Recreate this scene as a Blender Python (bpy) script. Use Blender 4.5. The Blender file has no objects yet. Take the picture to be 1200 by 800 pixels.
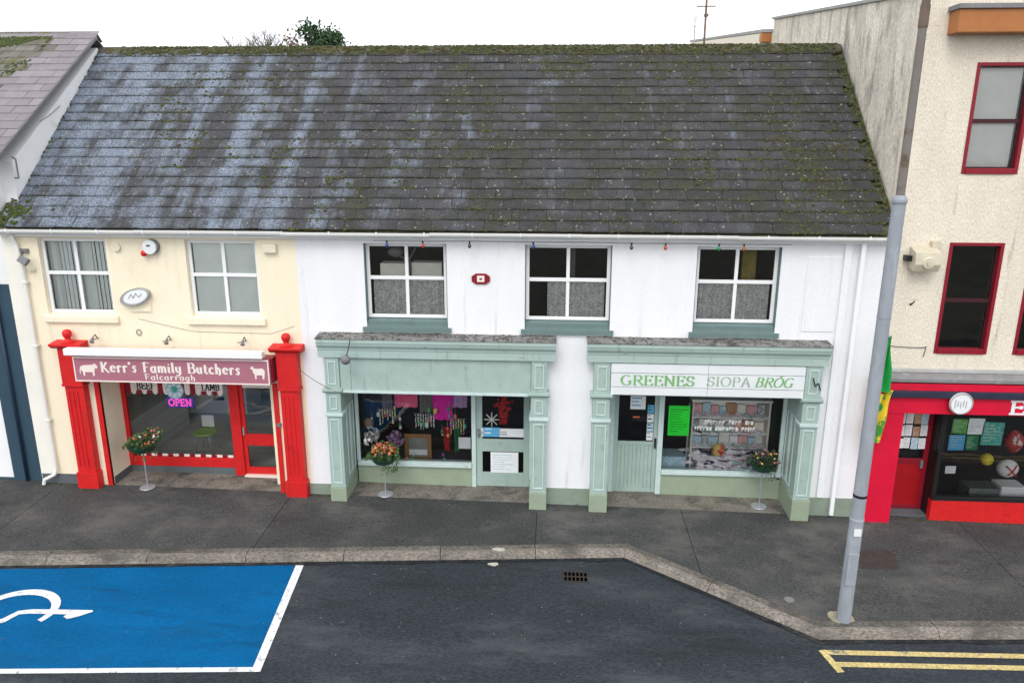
import bpy, bmesh, math, random
from math import sin, cos, tan, pi, radians, sqrt, atan2, floor
from mathutils import Vector, Matrix, noise
random.seed(7)
S = bpy.context.scene
C = S.collection

# ------------------------------------------------------------------ camera, sky, sun, exposure
CAM = Vector((0.0, -14.0, 7.28))
PITCH, YAW, ROLL = radians(14.856), radians(3.290), radians(0.142)
fw = Vector((-sin(YAW)*cos(PITCH), cos(YAW)*cos(PITCH), -sin(PITCH)))
rt = Vector((cos(YAW), sin(YAW), 0)); up = rt.cross(fw)
rt, up = cos(ROLL)*rt + sin(ROLL)*up, -sin(ROLL)*rt + cos(ROLL)*up
cd = bpy.data.cameras.new('camera'); cam = bpy.data.objects.new('camera', cd); C.objects.link(cam)
m = Matrix((rt, up, -fw)).transposed().to_4x4(); m.translation = CAM; cam.matrix_world = m
cd.sensor_width = 36.0; cd.lens = 870/1200*36; cd.clip_start = .1; cd.clip_end = 2000
S.camera = cam

SUN_EL, SUN_AZ = radians(50), radians(192)      # azimuth measured from +Y towards +X: behind the camera, a little to its left
w = bpy.data.worlds.new('World'); S.world = w; w.use_nodes = True
nt = w.node_tree; nt.nodes.clear()
sky = nt.nodes.new('ShaderNodeTexSky'); sky.sky_type = 'NISHITA'; sky.sun_disc = False
sky.sun_elevation = SUN_EL; sky.sun_rotation = SUN_AZ; sky.air_density = 1.0; sky.dust_density = 5.0; sky.ozone_density = 1.0
hs = nt.nodes.new('ShaderNodeHueSaturation'); hs.inputs['Saturation'].default_value = .22
bg = nt.nodes.new('ShaderNodeBackground'); bg.inputs['Strength'].default_value = .15
wo = nt.nodes.new('ShaderNodeOutputWorld')
ov_ = nt.nodes.new('ShaderNodeMix'); ov_.data_type = 'RGBA'; ov_.inputs[0].default_value = .8      # even white cloud cover over the clear-sky model
ov_.inputs[7].default_value = (9.6, 9.8, 10.2, 1)
nt.links.new(sky.outputs[0], hs.inputs['Color']); nt.links.new(hs.outputs[0], ov_.inputs[6]); nt.links.new(ov_.outputs[2], bg.inputs[0]); nt.links.new(bg.outputs[0], wo.inputs[0])
sl = bpy.data.lights.new('sun', 'SUN'); sl.energy = .9; sl.angle = radians(25); sl.color = (1, .97, .93)
so = bpy.data.objects.new('sun', sl); C.objects.link(so)
sd = Vector((sin(SUN_AZ)*cos(SUN_EL), cos(SUN_AZ)*cos(SUN_EL), sin(SUN_EL)))
so.rotation_euler = (-sd).to_track_quat('-Z', 'Y').to_euler(); so.location = sd*60
S.view_settings.view_transform = 'Standard'; S.view_settings.look = 'None'
S.view_settings.exposure = 0.27; S.view_settings.gamma = 1.0; S.view_settings.use_curve_mapping = False

# ------------------------------------------------------------------ helpers
WL = {}
class MB:
    def __init__(s): s.v = []; s.f = []
    def add(s, vs, fs):
        n = len(s.v); s.v += [tuple(a) for a in vs]; s.f += [tuple(i+n for i in f) for f in fs]; return s
    def box(s, x0, x1, y0, y1, z0, z1, mt=None):
        vs = [Vector(p) for p in ((x0,y0,z0),(x1,y0,z0),(x1,y1,z0),(x0,y1,z0),(x0,y0,z1),(x1,y0,z1),(x1,y1,z1),(x0,y1,z1))]
        if mt is not None: vs = [mt @ p for p in vs]
        return s.add(vs, [(3,2,1,0),(4,5,6,7),(0,1,5,4),(1,2,6,5),(2,3,7,6),(3,0,4,7)])
    def quad(s, a, b, c, d): return s.add([a,b,c,d], [(0,1,2,3)])
    def cyl(s, p0, p1, r0, r1=None, n=12, cap=True):
        r1 = r0 if r1 is None else r1; p0 = Vector(p0); p1 = Vector(p1); d = (p1-p0).normalized()
        a = d.orthogonal().normalized(); b = d.cross(a)
        ring = lambda p, r: [p + (a*cos(2*pi*i/n) + b*sin(2*pi*i/n))*r for i in range(n)]
        fs = [(i,(i+1)%n,n+(i+1)%n,n+i) for i in range(n)]
        if cap: fs += [tuple(range(n-1,-1,-1)), tuple(range(n,2*n))]
        return s.add(ring(p0,r0)+ring(p1,r1), fs)
    def tube(s, pts, r, n=8):
        for a, b in zip(pts[:-1], pts[1:]): s.cyl(a, b, r, n=n)
        return s
    def ball(s, c, r, nu=12, nv=8, sc=(1,1,1)):
        c = Vector(c); vs = []; fs = []
        for j in range(nv+1):
            t = pi*j/nv
            for i in range(nu):
                a = 2*pi*i/nu; vs.append(c + Vector((sin(t)*cos(a)*sc[0], sin(t)*sin(a)*sc[1], cos(t)*sc[2]))*r)
        for j in range(nv):
            for i in range(nu): fs.append((j*nu+i, (j+1)*nu+i, (j+1)*nu+(i+1)%nu, j*nu+(i+1)%nu))
        return s.add(vs, fs)
    def lathe(s, c, prof, n=16):
        c = Vector(c); vs = []; fs = []; k = len(prof)
        for r, z in prof:
            for i in range(n): vs.append(c + Vector((r*cos(2*pi*i/n), r*sin(2*pi*i/n), z)))
        for j in range(k-1):
            for i in range(n): fs.append((j*n+i, j*n+(i+1)%n, (j+1)*n+(i+1)%n, (j+1)*n+i))
        return s.add(vs, fs)
    def prismx(s, prof, x0, x1):                       # profile of (y, z), extruded along x
        n = len(prof)
        vs = [(x0,y,z) for y,z in prof] + [(x1,y,z) for y,z in prof]
        return s.add(vs, [(i,(i+1)%n,n+(i+1)%n,n+i) for i in range(n)] + [tuple(range(n-1,-1,-1)), tuple(range(n,2*n))])
    def prismy(s, prof, y0, y1):                       # profile of (x, z), extruded along y
        n = len(prof)
        vs = [(x,y0,z) for x,z in prof] + [(x,y1,z) for x,z in prof]
        return s.add(vs, [(i,(i+1)%n,n+(i+1)%n,n+i) for i in range(n)] + [tuple(range(n-1,-1,-1)), tuple(range(n,2*n))])
    def mesh(s, name, mat, smooth=False, bevel=0, fix=True):
        me = bpy.data.meshes.new(name); me.from_pydata(s.v, [], s.f)
        if fix or bevel:
            bm = bmesh.new(); bm.from_mesh(me)
            if fix: bmesh.ops.recalc_face_normals(bm, faces=bm.faces)
            if bevel:
                es = [e for e in bm.edges if len(e.link_faces) == 2 and e.calc_face_angle(0) > .6]
                bmesh.ops.bevel(bm, geom=es, offset=bevel, segments=2, affect='EDGES', profile=.6)
            bm.to_mesh(me); bm.free()
        if mat is not None: me.materials.append(mat)
        if smooth:
            for p in me.polygons: p.use_smooth = len(p.vertices) <= 4
            bm = bmesh.new(); bm.from_mesh(me)
            for e in bm.edges: e.smooth = len(e.link_faces) == 2 and e.calc_face_angle(0) < .75
            bm.to_mesh(me); bm.free()
        return me
    def build(s, name, mat, parent=None, smooth=False, bevel=0, fix=True):
        return link(name, s.mesh(name, mat, smooth, bevel, fix), parent)

def link(name, me, parent=None, loc=(0,0,0), rot=None):
    o = bpy.data.objects.new(name, me); C.objects.link(o)
    o.location = loc
    if rot is not None: o.rotation_euler = rot
    WL[o.name] = Vector(loc)
    if parent is not None:
        o.parent = parent; o.matrix_parent_inverse = Matrix.Translation(-WL[parent.name])
    return o
def tag(o, label, cat, group=None, kind=None):
    o['label'] = label; o['category'] = cat
    if group: o['group'] = group
    if kind: o['kind'] = kind
    return o
def thing(name, label, cat, loc=(0,0,0), group=None):
    o = link(name, None, None, loc); o.empty_display_size = .2
    return tag(o, label, cat, group)
def struct(o): o['kind'] = 'structure'; return o
def B(*a): return MB().box(*a)
def zp(x, y): return .115 - .0145*x + .025*y          # the street falls to the right and towards the kerb

def lump(b, p, nrm, r, h):
    nrm = nrm.normalized(); a = nrm.orthogonal().normalized(); c = nrm.cross(a); ph = random.uniform(0, 6); n = 6; vs = []
    for q, hh in ((1.0, -.15), (.72, .62)):
        for i in range(n):
            t = ph+2*pi*i/n; rr = r*q*random.uniform(.75,1.25); vs.append(p+(a*cos(t)+c*sin(t))*rr+nrm*h*hh*random.uniform(.8,1.15))
    vs.append(p+nrm*h)
    b.add(vs, [(i,(i+1)%n,n+(i+1)%n,n+i) for i in range(n)]+[(n+i,n+(i+1)%n,2*n) for i in range(n)])

# ------------------------------------------------------------------ materials
def mat(name, col, rough=.6, var=.08, scale=2.5, bump=0.0, bscale=60, dirt=None, dscale=1.2, dthr=.55, dsoft=.15, metal=0, spec=.35, obvar=0, emit=0, stretch=(1,1,1), fine=0, fscale=150, coat=0, streak=None, chips=None):
    ma = bpy.data.materials.new(name); ma.use_nodes = True; t = ma.node_tree; L = t.links; N = t.nodes
    p = N['Principled BSDF']; p.inputs['Roughness'].default_value = rough; p.inputs['Metallic'].default_value = metal
    p.inputs['Specular IOR Level'].default_value = spec; p.inputs['Coat Weight'].default_value = coat
    g = N.new('ShaderNodeNewGeometry'); mp = N.new('ShaderNodeMapping'); mp.inputs['Scale'].default_value = stretch
    L.new(g.outputs['Position'], mp.inputs[0]); pos = mp.outputs[0]
    def nz(sc, det=4, ro=.6):
        n = N.new('ShaderNodeTexNoise'); n.inputs['Scale'].default_value = sc; n.inputs['Detail'].default_value = det
        n.inputs['Roughness'].default_value = ro; L.new(pos, n.inputs['Vector']); return n.outputs[0]
    def mr(src, a, b, c, d, smooth=False):
        k = N.new('ShaderNodeMapRange'); k.inputs[1].default_value = a; k.inputs[2].default_value = b; k.inputs[3].default_value = c; k.inputs[4].default_value = d
        if smooth: k.interpolation_type = 'SMOOTHSTEP'
        L.new(src, k.inputs[0]); return k.outputs[0]
    def mul(a, b):
        k = N.new('ShaderNodeMath'); k.operation = 'MULTIPLY'; L.new(a, k.inputs[0]); L.new(b, k.inputs[1]); return k.outputs[0]
    f = mr(nz(scale), .25, .75, 1-var, 1+var)
    if fine: f = mul(f, mr(nz(fscale, 2), .3, .7, 1-fine, 1+fine))
    if obvar:
        oi = N.new('ShaderNodeObjectInfo'); f = mul(f, mr(oi.outputs['Random'], 0, 1, 1-obvar, 1+obvar))
    vm = N.new('ShaderNodeVectorMath'); vm.operation = 'SCALE'; vm.inputs[0].default_value = col; L.new(f, vm.inputs['Scale'])
    out = vm.outputs[0]
    if dirt:
        mx = N.new('ShaderNodeMix'); mx.data_type = 'RGBA'; L.new(out, mx.inputs[6]); mx.inputs[7].default_value = (*dirt, 1)
        L.new(mr(nz(dscale, 8, .68), dthr, dthr+dsoft, 0, 1, True), mx.inputs[0]); out = mx.outputs[2]
    for lay in (streak, chips):
        if not lay: continue
        c2, sc2, thr2, sof2, amt2 = lay
        mp2 = N.new('ShaderNodeMapping'); mp2.inputs['Scale'].default_value = sc2; L.new(g.outputs['Position'], mp2.inputs[0])
        n2 = N.new('ShaderNodeTexNoise'); n2.inputs['Scale'].default_value = 1; n2.inputs['Detail'].default_value = 6; n2.inputs['Roughness'].default_value = .62; L.new(mp2.outputs[0], n2.inputs['Vector'])
        mx = N.new('ShaderNodeMix'); mx.data_type = 'RGBA'; L.new(out, mx.inputs[6]); mx.inputs[7].default_value = (*c2, 1)
        L.new(mr(n2.outputs[0], thr2, thr2+sof2, 0, amt2, True), mx.inputs[0]); out = mx.outputs[2]
    L.new(out, p.inputs['Base Color'])
    L.new(mr(nz(scale*3), .2, .8, max(rough-.12, .05), min(rough+.12, 1)), p.inputs['Roughness'])
    if bump:
        b = N.new('ShaderNodeBump'); b.inputs['Strength'].default_value = 1; b.inputs['Distance'].default_value = bump
        L.new(nz(bscale, 6, .65), b.inputs['Height']); L.new(b.outputs[0], p.inputs['Normal'])
    if emit:
        p.inputs['Emission Color'].default_value = (*col, 1); p.inputs['Emission Strength'].default_value = emit
    return ma
def glass_mat(name, tint=(.97,.985,.98), refl=.6):
    ma = bpy.data.materials.new(name); ma.use_nodes = True; t = ma.node_tree; N = t.nodes; L = t.links; N.clear()
    tr = N.new('ShaderNodeBsdfTransparent'); tr.inputs[0].default_value = (*tint, 1)
    gl = N.new('ShaderNodeBsdfGlossy'); gl.inputs['Roughness'].default_value = .03
    fr = N.new('ShaderNodeFresnel'); fr.inputs[0].default_value = 1.5
    g = N.new('ShaderNodeNewGeometry'); n = N.new('ShaderNodeTexNoise'); n.inputs['Scale'].default_value = 1.4; L.new(g.outputs['Position'], n.inputs['Vector'])
    b = N.new('ShaderNodeBump'); b.inputs['Distance'].default_value = .004; L.new(n.outputs[0], b.inputs['Height']); L.new(b.outputs[0], gl.inputs['Normal'])
    k = N.new('ShaderNodeMath'); k.operation = 'MULTIPLY'; k.inputs[1].default_value = 1.6; L.new(fr.outputs[0], k.inputs[0])
    mx = N.new('ShaderNodeMixShader'); o = N.new('ShaderNodeOutputMaterial')
    L.new(k.outputs[0], mx.inputs[0]); L.new(tr.outputs[0], mx.inputs[1]); L.new(gl.outputs[0], mx.inputs[2]); L.new(mx.outputs[0], o.inputs[0])
    return ma
def lace_mat(name, col, scale, dens, wave=False):
    ma = bpy.data.materials.new(name); ma.use_nodes = True; t = ma.node_tree; N = t.nodes; L = t.links; N.clear()
    df = N.new('ShaderNodeBsdfDiffuse'); df.inputs[0].default_value = (*col, 1); tl = N.new('ShaderNodeBsdfTranslucent'); tl.inputs[0].default_value = (*col, 1)
    m1 = N.new('ShaderNodeMixShader'); m1.inputs[0].default_value = .2; L.new(df.outputs[0], m1.inputs[1]); L.new(tl.outputs[0], m1.inputs[2])
    tr = N.new('ShaderNodeBsdfTransparent'); g = N.new('ShaderNodeNewGeometry')
    vo = N.new('ShaderNodeTexWave'); vo.bands_direction = 'Z'; vo.inputs['Scale'].default_value = 7.5; vo.inputs['Distortion'].default_value = 7; vo.inputs['Detail'].default_value = 3; vo.inputs['Detail Scale'].default_value = 5; L.new(g.outputs['Position'], vo.inputs['Vector'])
    nn = N.new('ShaderNodeTexNoise'); nn.inputs['Scale'].default_value = 9; L.new(g.outputs['Position'], nn.inputs['Vector'])
    ad = N.new('ShaderNodeMath'); ad.operation = 'ADD'; L.new(vo.outputs['Fac'], ad.inputs[0]); L.new(nn.outputs[0], ad.inputs[1])
    k = N.new('ShaderNodeMapRange'); k.inputs[1].default_value = .6; k.inputs[2].default_value = 1.3; k.inputs[3].default_value = dens; k.inputs[4].default_value = dens-.6; L.new(ad.outputs[0], k.inputs[0])
    mx = N.new('ShaderNodeMixShader'); o = N.new('ShaderNodeOutputMaterial')
    L.new(k.outputs[0], mx.inputs[0]); L.new(tr.outputs[0], mx.inputs[1]); L.new(m1.outputs[0], mx.inputs[2]); L.new(mx.outputs[0], o.inputs[0])
    return ma
RP = math.atan2(3.66, 4.0); EY, EZ = -.22, 5.70; GA = .2711; SW = .33    # roof pitch, eave point, slate gauge, slate width
def slate_mat(name):
    ma = bpy.data.materials.new(name); ma.use_nodes = True; t = ma.node_tree; N = t.nodes; L = t.links
    p = N['Principled BSDF']; p.inputs['Specular IOR Level'].default_value = .35
    g = N.new('ShaderNodeNewGeometry'); sx = N.new('ShaderNodeSeparateXYZ'); L.new(g.outputs['Position'], sx.inputs[0])
    def M(op, a, b=None, c=None):
        k = N.new('ShaderNodeMath'); k.operation = op
        for i, q in enumerate((a, b, c)):
            if q is None: continue
            if isinstance(q, (int, float)): k.inputs[i].default_value = q
            else: L.new(q, k.inputs[i])
        return k.outputs[0]
    def ss(v, a, b, c=0, d=1):
        k = N.new('ShaderNodeMapRange'); k.interpolation_type = 'SMOOTHSTEP'; L.new(v, k.inputs[0])
        for i, q in enumerate((a, b, c, d)): k.inputs[i+1].default_value = q
        return k.outputs[0]
    X, Y, Z = sx.outputs
    s = M('ADD', M('MULTIPLY', M('SUBTRACT', Y, EY), cos(RP)), M('MULTIPLY', M('SUBTRACT', Z, EZ), sin(RP)))
    row = M('FLOOR', M('DIVIDE', M('ADD', s, .012), GA))
    par = M('MULTIPLY', M('FLOORED_MODULO', row, 2), .5)
    col = M('FLOOR', M('ADD', M('DIVIDE', X, SW), par))
    cv = N.new('ShaderNodeCombineXYZ'); L.new(row, cv.inputs[0]); L.new(col, cv.inputs[1])
    wn = N.new('ShaderNodeTexWhiteNoise'); wn.noise_dimensions = '2D'; L.new(cv.outputs[0], wn.inputs['Vector']); rnd = wn.outputs[0]
    def nz(vx, vy, sc, det=5, ro=.6, off=0):
        c2 = N.new('ShaderNodeCombineXYZ'); L.new(M('MULTIPLY', X, vx), c2.inputs[0]); L.new(M('MULTIPLY', s, vy), c2.inputs[1]); c2.inputs[2].default_value = off
        n = N.new('ShaderNodeTexNoise'); n.inputs['Scale'].default_value = sc; n.inputs['Detail'].default_value = det; n.inputs['Roughness'].default_value = ro
        L.new(c2.outputs[0], n.inputs['Vector']); return n.outputs[0]
    streak = nz(1.9, .13, 1.0, 4, .6, 3.3)
    mid = nz(1, .8, 2.2, 6, .7, 8.1); fine = nz(1, 1, 24, 5, .8, 1.7); grit = nz(1, 1, 60, 3, .7, 4.4)
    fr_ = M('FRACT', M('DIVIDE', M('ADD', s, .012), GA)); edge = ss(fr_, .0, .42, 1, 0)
    bias = ss(X, -11, 3, .17, -.15)
    pale = M('ADD', M('ADD', streak, bias), M('ADD', M('MULTIPLY', M('SUBTRACT', rnd, .5), .15), M('MULTIPLY', M('SUBTRACT', mid, .5), .75)))
    pale = M('MULTIPLY', ss(pale, .46, .80), ss(fine, .34, .60, .12, 1))
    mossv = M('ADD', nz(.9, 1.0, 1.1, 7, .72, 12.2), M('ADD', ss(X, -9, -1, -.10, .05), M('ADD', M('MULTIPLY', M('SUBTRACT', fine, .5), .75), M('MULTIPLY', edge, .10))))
    moss = ss(mossv, .53, .68, 0, .9)
    def rgb(c): q = N.new('ShaderNodeRGB'); q.outputs[0].default_value = (*c, 1); return q.outputs[0]
    def mix(f, a, b):
        k = N.new('ShaderNodeMix'); k.data_type = 'RGBA'; L.new(f, k.inputs[0]); L.new(a, k.inputs[6]); L.new(b, k.inputs[7]); return k.outputs[2]
    base = mix(rnd, rgb((.024,.027,.032)), rgb((.050,.052,.056)))
    base = mix(ss(mid, .35, .65), base, rgb((.042,.038,.040)))
    base = mix(ss(fine, .5, .70, 0, .6), base, rgb((.125,.13,.13)))
    c = mix(pale, base, rgb((.195,.238,.305)))
    c = mix(moss, c, rgb((.036,.037,.020)))
    c = mix(ss(nz(1,1,17,3,.5,20.5), .66, .72, 0, .8), c, rgb((.33,.33,.29)))
    c = mix(ss(nz(1,1,12,4,.7,31.5), .60, .68, 0, .75), c, rgb((.105,.098,.045)))
    gs = N.new('ShaderNodeVectorMath'); gs.operation = 'SCALE'; L.new(c, gs.inputs[0]); L.new(M('MULTIPLY', ss(grit, .34, .66, .42, 1.6), ss(edge, .35, 1, 1, .80)), gs.inputs['Scale'])  # grit contrast, plus row shading painted into the colour at each course's lower edge
    L.new(gs.outputs[0], p.inputs['Base Color']); p.inputs['Roughness'].default_value = .72
    b = N.new('ShaderNodeBump'); b.inputs['Distance'].default_value = .006; L.new(M('ADD', fine, moss), b.inputs['Height']); L.new(b.outputs[0], p.inputs['Normal'])
    return ma

m_white = mat('white_render', (.81,.815,.83), .8, .04, 1.2, .010, 14, (.66,.66,.64), 1.3, .60, .16, stretch=(1.6,1,.55), fine=.03, fscale=30, streak=((.50,.50,.47),(5,5,.45),.56,.22,.5), chips=((.40,.40,.38),(9,9,9),.69,.05,.6))
m_cream = mat('cream_render', (.87,.785,.595), .8, .04, 1.2, .010, 14, (.74,.66,.50), 1.3, .60, .16, stretch=(1.6,1,.55), fine=.03, fscale=30, streak=((.60,.51,.37),(5,5,.45),.56,.22,.5), chips=((.48,.42,.33),(9,9,9),.69,.05,.6))
m_plinth = mat('sage_plinth_paint', (.235,.29,.23), .7, .15, 3, .005, 30, (.12,.14,.11), 3, .6, .1)
m_dkplinth = mat('dark_grey_plinth', (.10,.115,.125), .7, .15, 4, .004, 30)
m_pvc = mat('white_pvc', (.84,.845,.85), .35, .03, 3)
m_gutter = mat('gutter_white', (.77,.77,.745), .45, .06, 2, 0, 30, (.45,.46,.38), 5, .63, .1, stretch=(.6,1,2))
m_sage = mat('sage_paint', (.345,.45,.405), .55, .09, 4, .003, 30, (.25,.33,.29), 5, .58, .14, streak=((.22,.28,.245),(9,9,1.2),.56,.16,.5), chips=((.50,.56,.52),(16,16,10),.66,.05,.7))
m_sagelt = mat('pale_sage_trim', (.53,.65,.625), .5, .08, 5, .002, 30, (.36,.45,.42), 8, .6, .12)
m_olive = mat('olive_sage_paint', (.285,.345,.25), .5, .08, 4, .002, 30, (.17,.20,.14), 4, .64, .1)
m_sill = mat('grey_green_sill', (.135,.20,.195), .55, .1, 5, .002, 30, (.3,.33,.32), 8, .68, .08)
m_cornice = mat('cornice_paint', (.385,.495,.45), .42, .07, 3, .002, 20, (.23,.27,.24), 9, .62, .10, stretch=(.35,1,1), streak=((.21,.25,.22),(10,10,1.5),.57,.15,.6))
m_lead = mat('weathered_lead', (.20,.197,.19), .85, .35, 8, .008, 40, (.07,.066,.058), 7, .5, .1, fine=.4, fscale=40)
m_red = mat('red_gloss', (.60,.014,.015), .5, .12, 4, .003, 30, (.42,.012,.013), 5, .58, .12, chips=((.30,.05,.04),(14,14,12),.66,.05,.7), streak=((.36,.012,.012),(9,9,1),.57,.15,.5))
m_dkred = mat('dark_red_paint', (.235,.008,.020), .4, .1, 5, .001)
m_crim = mat('crimson_paint', (.62,.006,.036), .42, .1, 2, .002, 25, (.42,.01,.03), 3, .62, .12)
m_door_red = mat('deep_red_door', (.34,.006,.010), .4, .08, 3)
m_pink = mat('dusty_pink_sign', (.385,.150,.195), .5, .04, 3, 0, 30, (.34,.09,.14), 2, .6, .15)
m_signcream = mat('cream_letter', (.82,.72,.66), .5, .03)
m_letgreen = mat('green_letter', (.17,.42,.13), .5, .22, 14)
m_letpale = mat('faded_green_letter', (.29,.42,.30), .5, .3, 14)
m_signwhite = mat('white_sign_board', (.72,.75,.76), .45, .05, 3, 0, 30, (.55,.58,.58), 4, .64, .1, stretch=(.4,1,1))
m_blk = mat('black_paint', (.012,.012,.013), .4, .1)
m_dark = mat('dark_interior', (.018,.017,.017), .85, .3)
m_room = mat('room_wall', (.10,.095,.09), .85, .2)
m_butwall = mat('butcher_wall', (.80,.80,.77), .7, .05)
m_plank = mat('grey_floor_plank', (.80,.80,.74), .6, .1, 1.4, .001, 40, (.66,.66,.61), 2, .6, .2, obvar=.08, stretch=(.5,3,3))
m_whiteboard = mat('white_counter_plank', (.82,.83,.81), .5, .05, 3, obvar=.05)
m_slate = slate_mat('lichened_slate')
m_ridge = mat('mossy_ridge', (.095,.088,.075), .9, .3, 6, .02, 30, (.062,.062,.022), 7, .42, .12, fine=.55, fscale=30)
m_moss = mat('moss', (.052,.052,.020), .95, .35, 6, .004, 120, (.10,.088,.032), 9, .55, .1, fine=.3, fscale=90)
m_mossg = mat('green_moss', (.050,.070,.016), .95, .35, 6, .004, 120, (.095,.105,.025), 9, .55, .1, fine=.3, fscale=90)
m_pslate = mat('purple_slate', (.20,.18,.19), .7, .12, 3, .003, 60, (.30,.29,.29), 3, .6, .15, obvar=.12, fine=.15)
m_mslate = mat('mossy_slate', (.135,.125,.110), .9, .3, 4, .012, 30, (.095,.098,.032), 3.5, .50, .12, obvar=.15, fine=.25)
m_gable = mat('whitewashed_gable', (.80,.80,.80), .85, .07, 1.5, .004, 30, (.45,.45,.43), 2, .64, .12)
m_dash = mat('cream_pebbledash', (.80,.725,.60), .9, .08, 1.5, .028, 26, (.46,.40,.31), 1.7, .60, .18, fine=.16, fscale=32, stretch=(1.6,1,.6), streak=((.30,.265,.21),(4.5,4.5,.5),.57,.14,.7))
m_dashdirty = mat('weathered_pebbledash', (.76,.70,.60), .92, .18, 1.2, .03, 26, (.32,.30,.26), 1.6, .49, .25, fine=.26, fscale=32, stretch=(1,1.3,.5), streak=((.20,.19,.17),(3.5,3.5,.6),.52,.20,.75))
m_orange = mat('orange_brown_soffit', (.40,.15,.045), .5, .12, 3)
m_coping = mat('grey_coping', (.36,.36,.35), .85, .15, 4, .004, 50)
m_ledge = mat('lead_grey_ledge', (.215,.21,.215), .7, .15, 5, .003, 40, (.36,.35,.35), 7, .6, .1)
m_navy = mat('navy_render', (.030,.066,.098), .65, .07, 2, .004, 30, (.025,.052,.08), 3, .55, .2)
m_navypipe = mat('navy_pipe', (.018,.035,.07), .4, .1)
m_asph = mat('asphalt', (.029,.035,.042), .8, .3, .7, .007, 45, (.066,.071,.078), .7, .48, .25, fine=.46, fscale=40, stretch=(.4,1.1,1), spec=.2, streak=((.019,.022,.026),(.5,3.0,3),.56,.15,.7), chips=((.11,.115,.12),(2.5,6,6),.66,.08,.5))
m_foot = mat('footpath_asphalt', (.056,.057,.057), .85, .3, .8, .007, 45, (.112,.109,.097), .8, .48, .25, fine=.48, fscale=40, stretch=(.7,1,1), obvar=.08, spec=.2, streak=((.034,.034,.033),(1.2,2.4,2),.56,.16,.7), chips=((.17,.165,.15),(7,7,7),.68,.05,.6))
m_thresh = mat('dry_concrete', (.185,.170,.145), .85, .3, 2, .008, 45, (.07,.069,.066), 1.8, .47, .2, fine=.45, fscale=34, spec=.2)
m_kerb = mat('kerb_concrete', (.185,.165,.142), .9, .3, 3, .012, 40, (.085,.080,.072), 2.2, .50, .22, fine=.45, fscale=34, obvar=.10, stretch=(.5,1,1), spec=.2)
m_haunch = mat('kerb_haunch_concrete', (.125,.115,.10), .9, .35, 3, .012, 40, (.06,.058,.052), 2.5, .48, .2, fine=.5, fscale=34, stretch=(.5,1,1), spec=.2)
m_joint = mat('joint_dirt', (.035,.034,.03), .95, .2)
m_blue = mat('blue_bay_paint', (.001,.090,.235), .85, .16, 1.6, .005, 90, (.004,.072,.175), 1.3, .52, .25, fine=.15, fscale=36, stretch=(.45,1,1), spec=.08, streak=((.004,.055,.135),(.6,3.2,3),.55,.16,.6), chips=((.05,.075,.10),(6,9,9),.665,.06,.7))
m_mark = mat('white_road_paint', (.66,.67,.67), .7, .12, 4, .004, 60, (.26,.27,.29), 8, .54, .12, fine=.2, fscale=34)
m_yel = mat('yellow_road_paint', (.50,.40,.17), .75, .2, 4, .004, 60, (.17,.16,.13), 4, .54, .12, fine=.35, fscale=30)
m_galv = mat('galvanised_steel', (.29,.315,.35), .7, .15, 4, .002, 40, (.36,.385,.42), 6, .52, .15, metal=0, spec=.2, stretch=(1,1,.4))
m_rust = mat('rusty_pole', (.17,.12,.09), .7, .3, 5)
m_iron = mat('cast_iron', (.035,.034,.034), .6, .3, 20)
m_rustiron = mat('rusty_cover', (.042,.033,.030), .8, .25, 6, .006, 60, fine=.3)
m_gold = mat('gilt_wood', (.30,.145,.05), .4, .25, 14)
m_paper = mat('paper', (.75,.77,.78), .7, .05, 9, obvar=.06)
m_paperb = mat('pale_blue_print', (.42,.58,.68), .7, .35, 22)
m_blueprint = mat('blue_print', (.10,.38,.62), .6, .2, 25)
m_tealp = mat('teal_print', (.06,.36,.30), .6, .3, 18, 0, 30, (.45,.62,.58), 26, .56, .05)
m_greenp = mat('green_print', (.11,.35,.07), .6, .3, 18, 0, 30, (.5,.65,.45), 22, .6, .05)
m_tanp = mat('tan_print', (.42,.24,.12), .6, .3, 20)
m_ink = mat('ink', (.03,.03,.035), .6, .1)
m_dayglo = mat('dayglo_green_card', (.03,.98,.06), .6, .04)
m_pinkc = mat('pink_fabric', (.80,.12,.26), .8, .15, 12)
m_mag = mat('magenta_fabric', (.72,.01,.38), .8, .15, 12)
m_lilac = mat('lilac_fabric', (.45,.28,.50), .8, .2, 14)
m_grey = mat('grey_fabric', (.16,.15,.15), .85, .3, 16)
m_navyf = mat('navy_fabric', (.02,.028,.055), .8, .2, 10)
m_redf = mat('red_tinsel', (.52,.02,.02), .4, .35, 30)
m_greenf = mat('green_fabric', (.02,.20,.08), .7, .25, 14)
m_white = m_white
m_whitef = mat('white_petals', (.78,.78,.76), .7, .08, 20)
m_beads = mat('gold_beads', (.90,.76,.42), .3, .3, 40, metal=.3)
m_leaf = mat('leaf_green', (.055,.105,.028), .6, .45, 30)
m_leafdk = mat('dark_leaf', (.028,.048,.020), .6, .4, 30)
m_flor = mat('orange_flower', (.62,.13,.03), .6, .3, 40)
m_flpk = mat('pink_flower', (.60,.14,.17), .6, .3, 40)
m_flye = mat('yellow_flower', (.70,.52,.10), .6, .3, 40)
m_pot = mat('green_pot', (.012,.055,.035), .5, .2, 8)
m_wire = mat('pale_steel_wire', (.36,.38,.41), .4, .1, metal=.3)
m_cable = mat('dark_cable', (.10,.09,.085), .7, .1)
m_greyp = mat('grey_plastic', (.17,.17,.175), .5, .15, 8)
m_creamp = mat('cream_plastic', (.74,.68,.53), .5, .06, 6)
m_beige = mat('beige_metal', (.55,.50,.38), .5, .12, 6)
m_yball = mat('yellow_ball', (.62,.50,.03), .5, .15, 9)
m_boxes = mat('pale_box_card', (.74,.72,.66), .7, .08, 6, obvar=.12)
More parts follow.
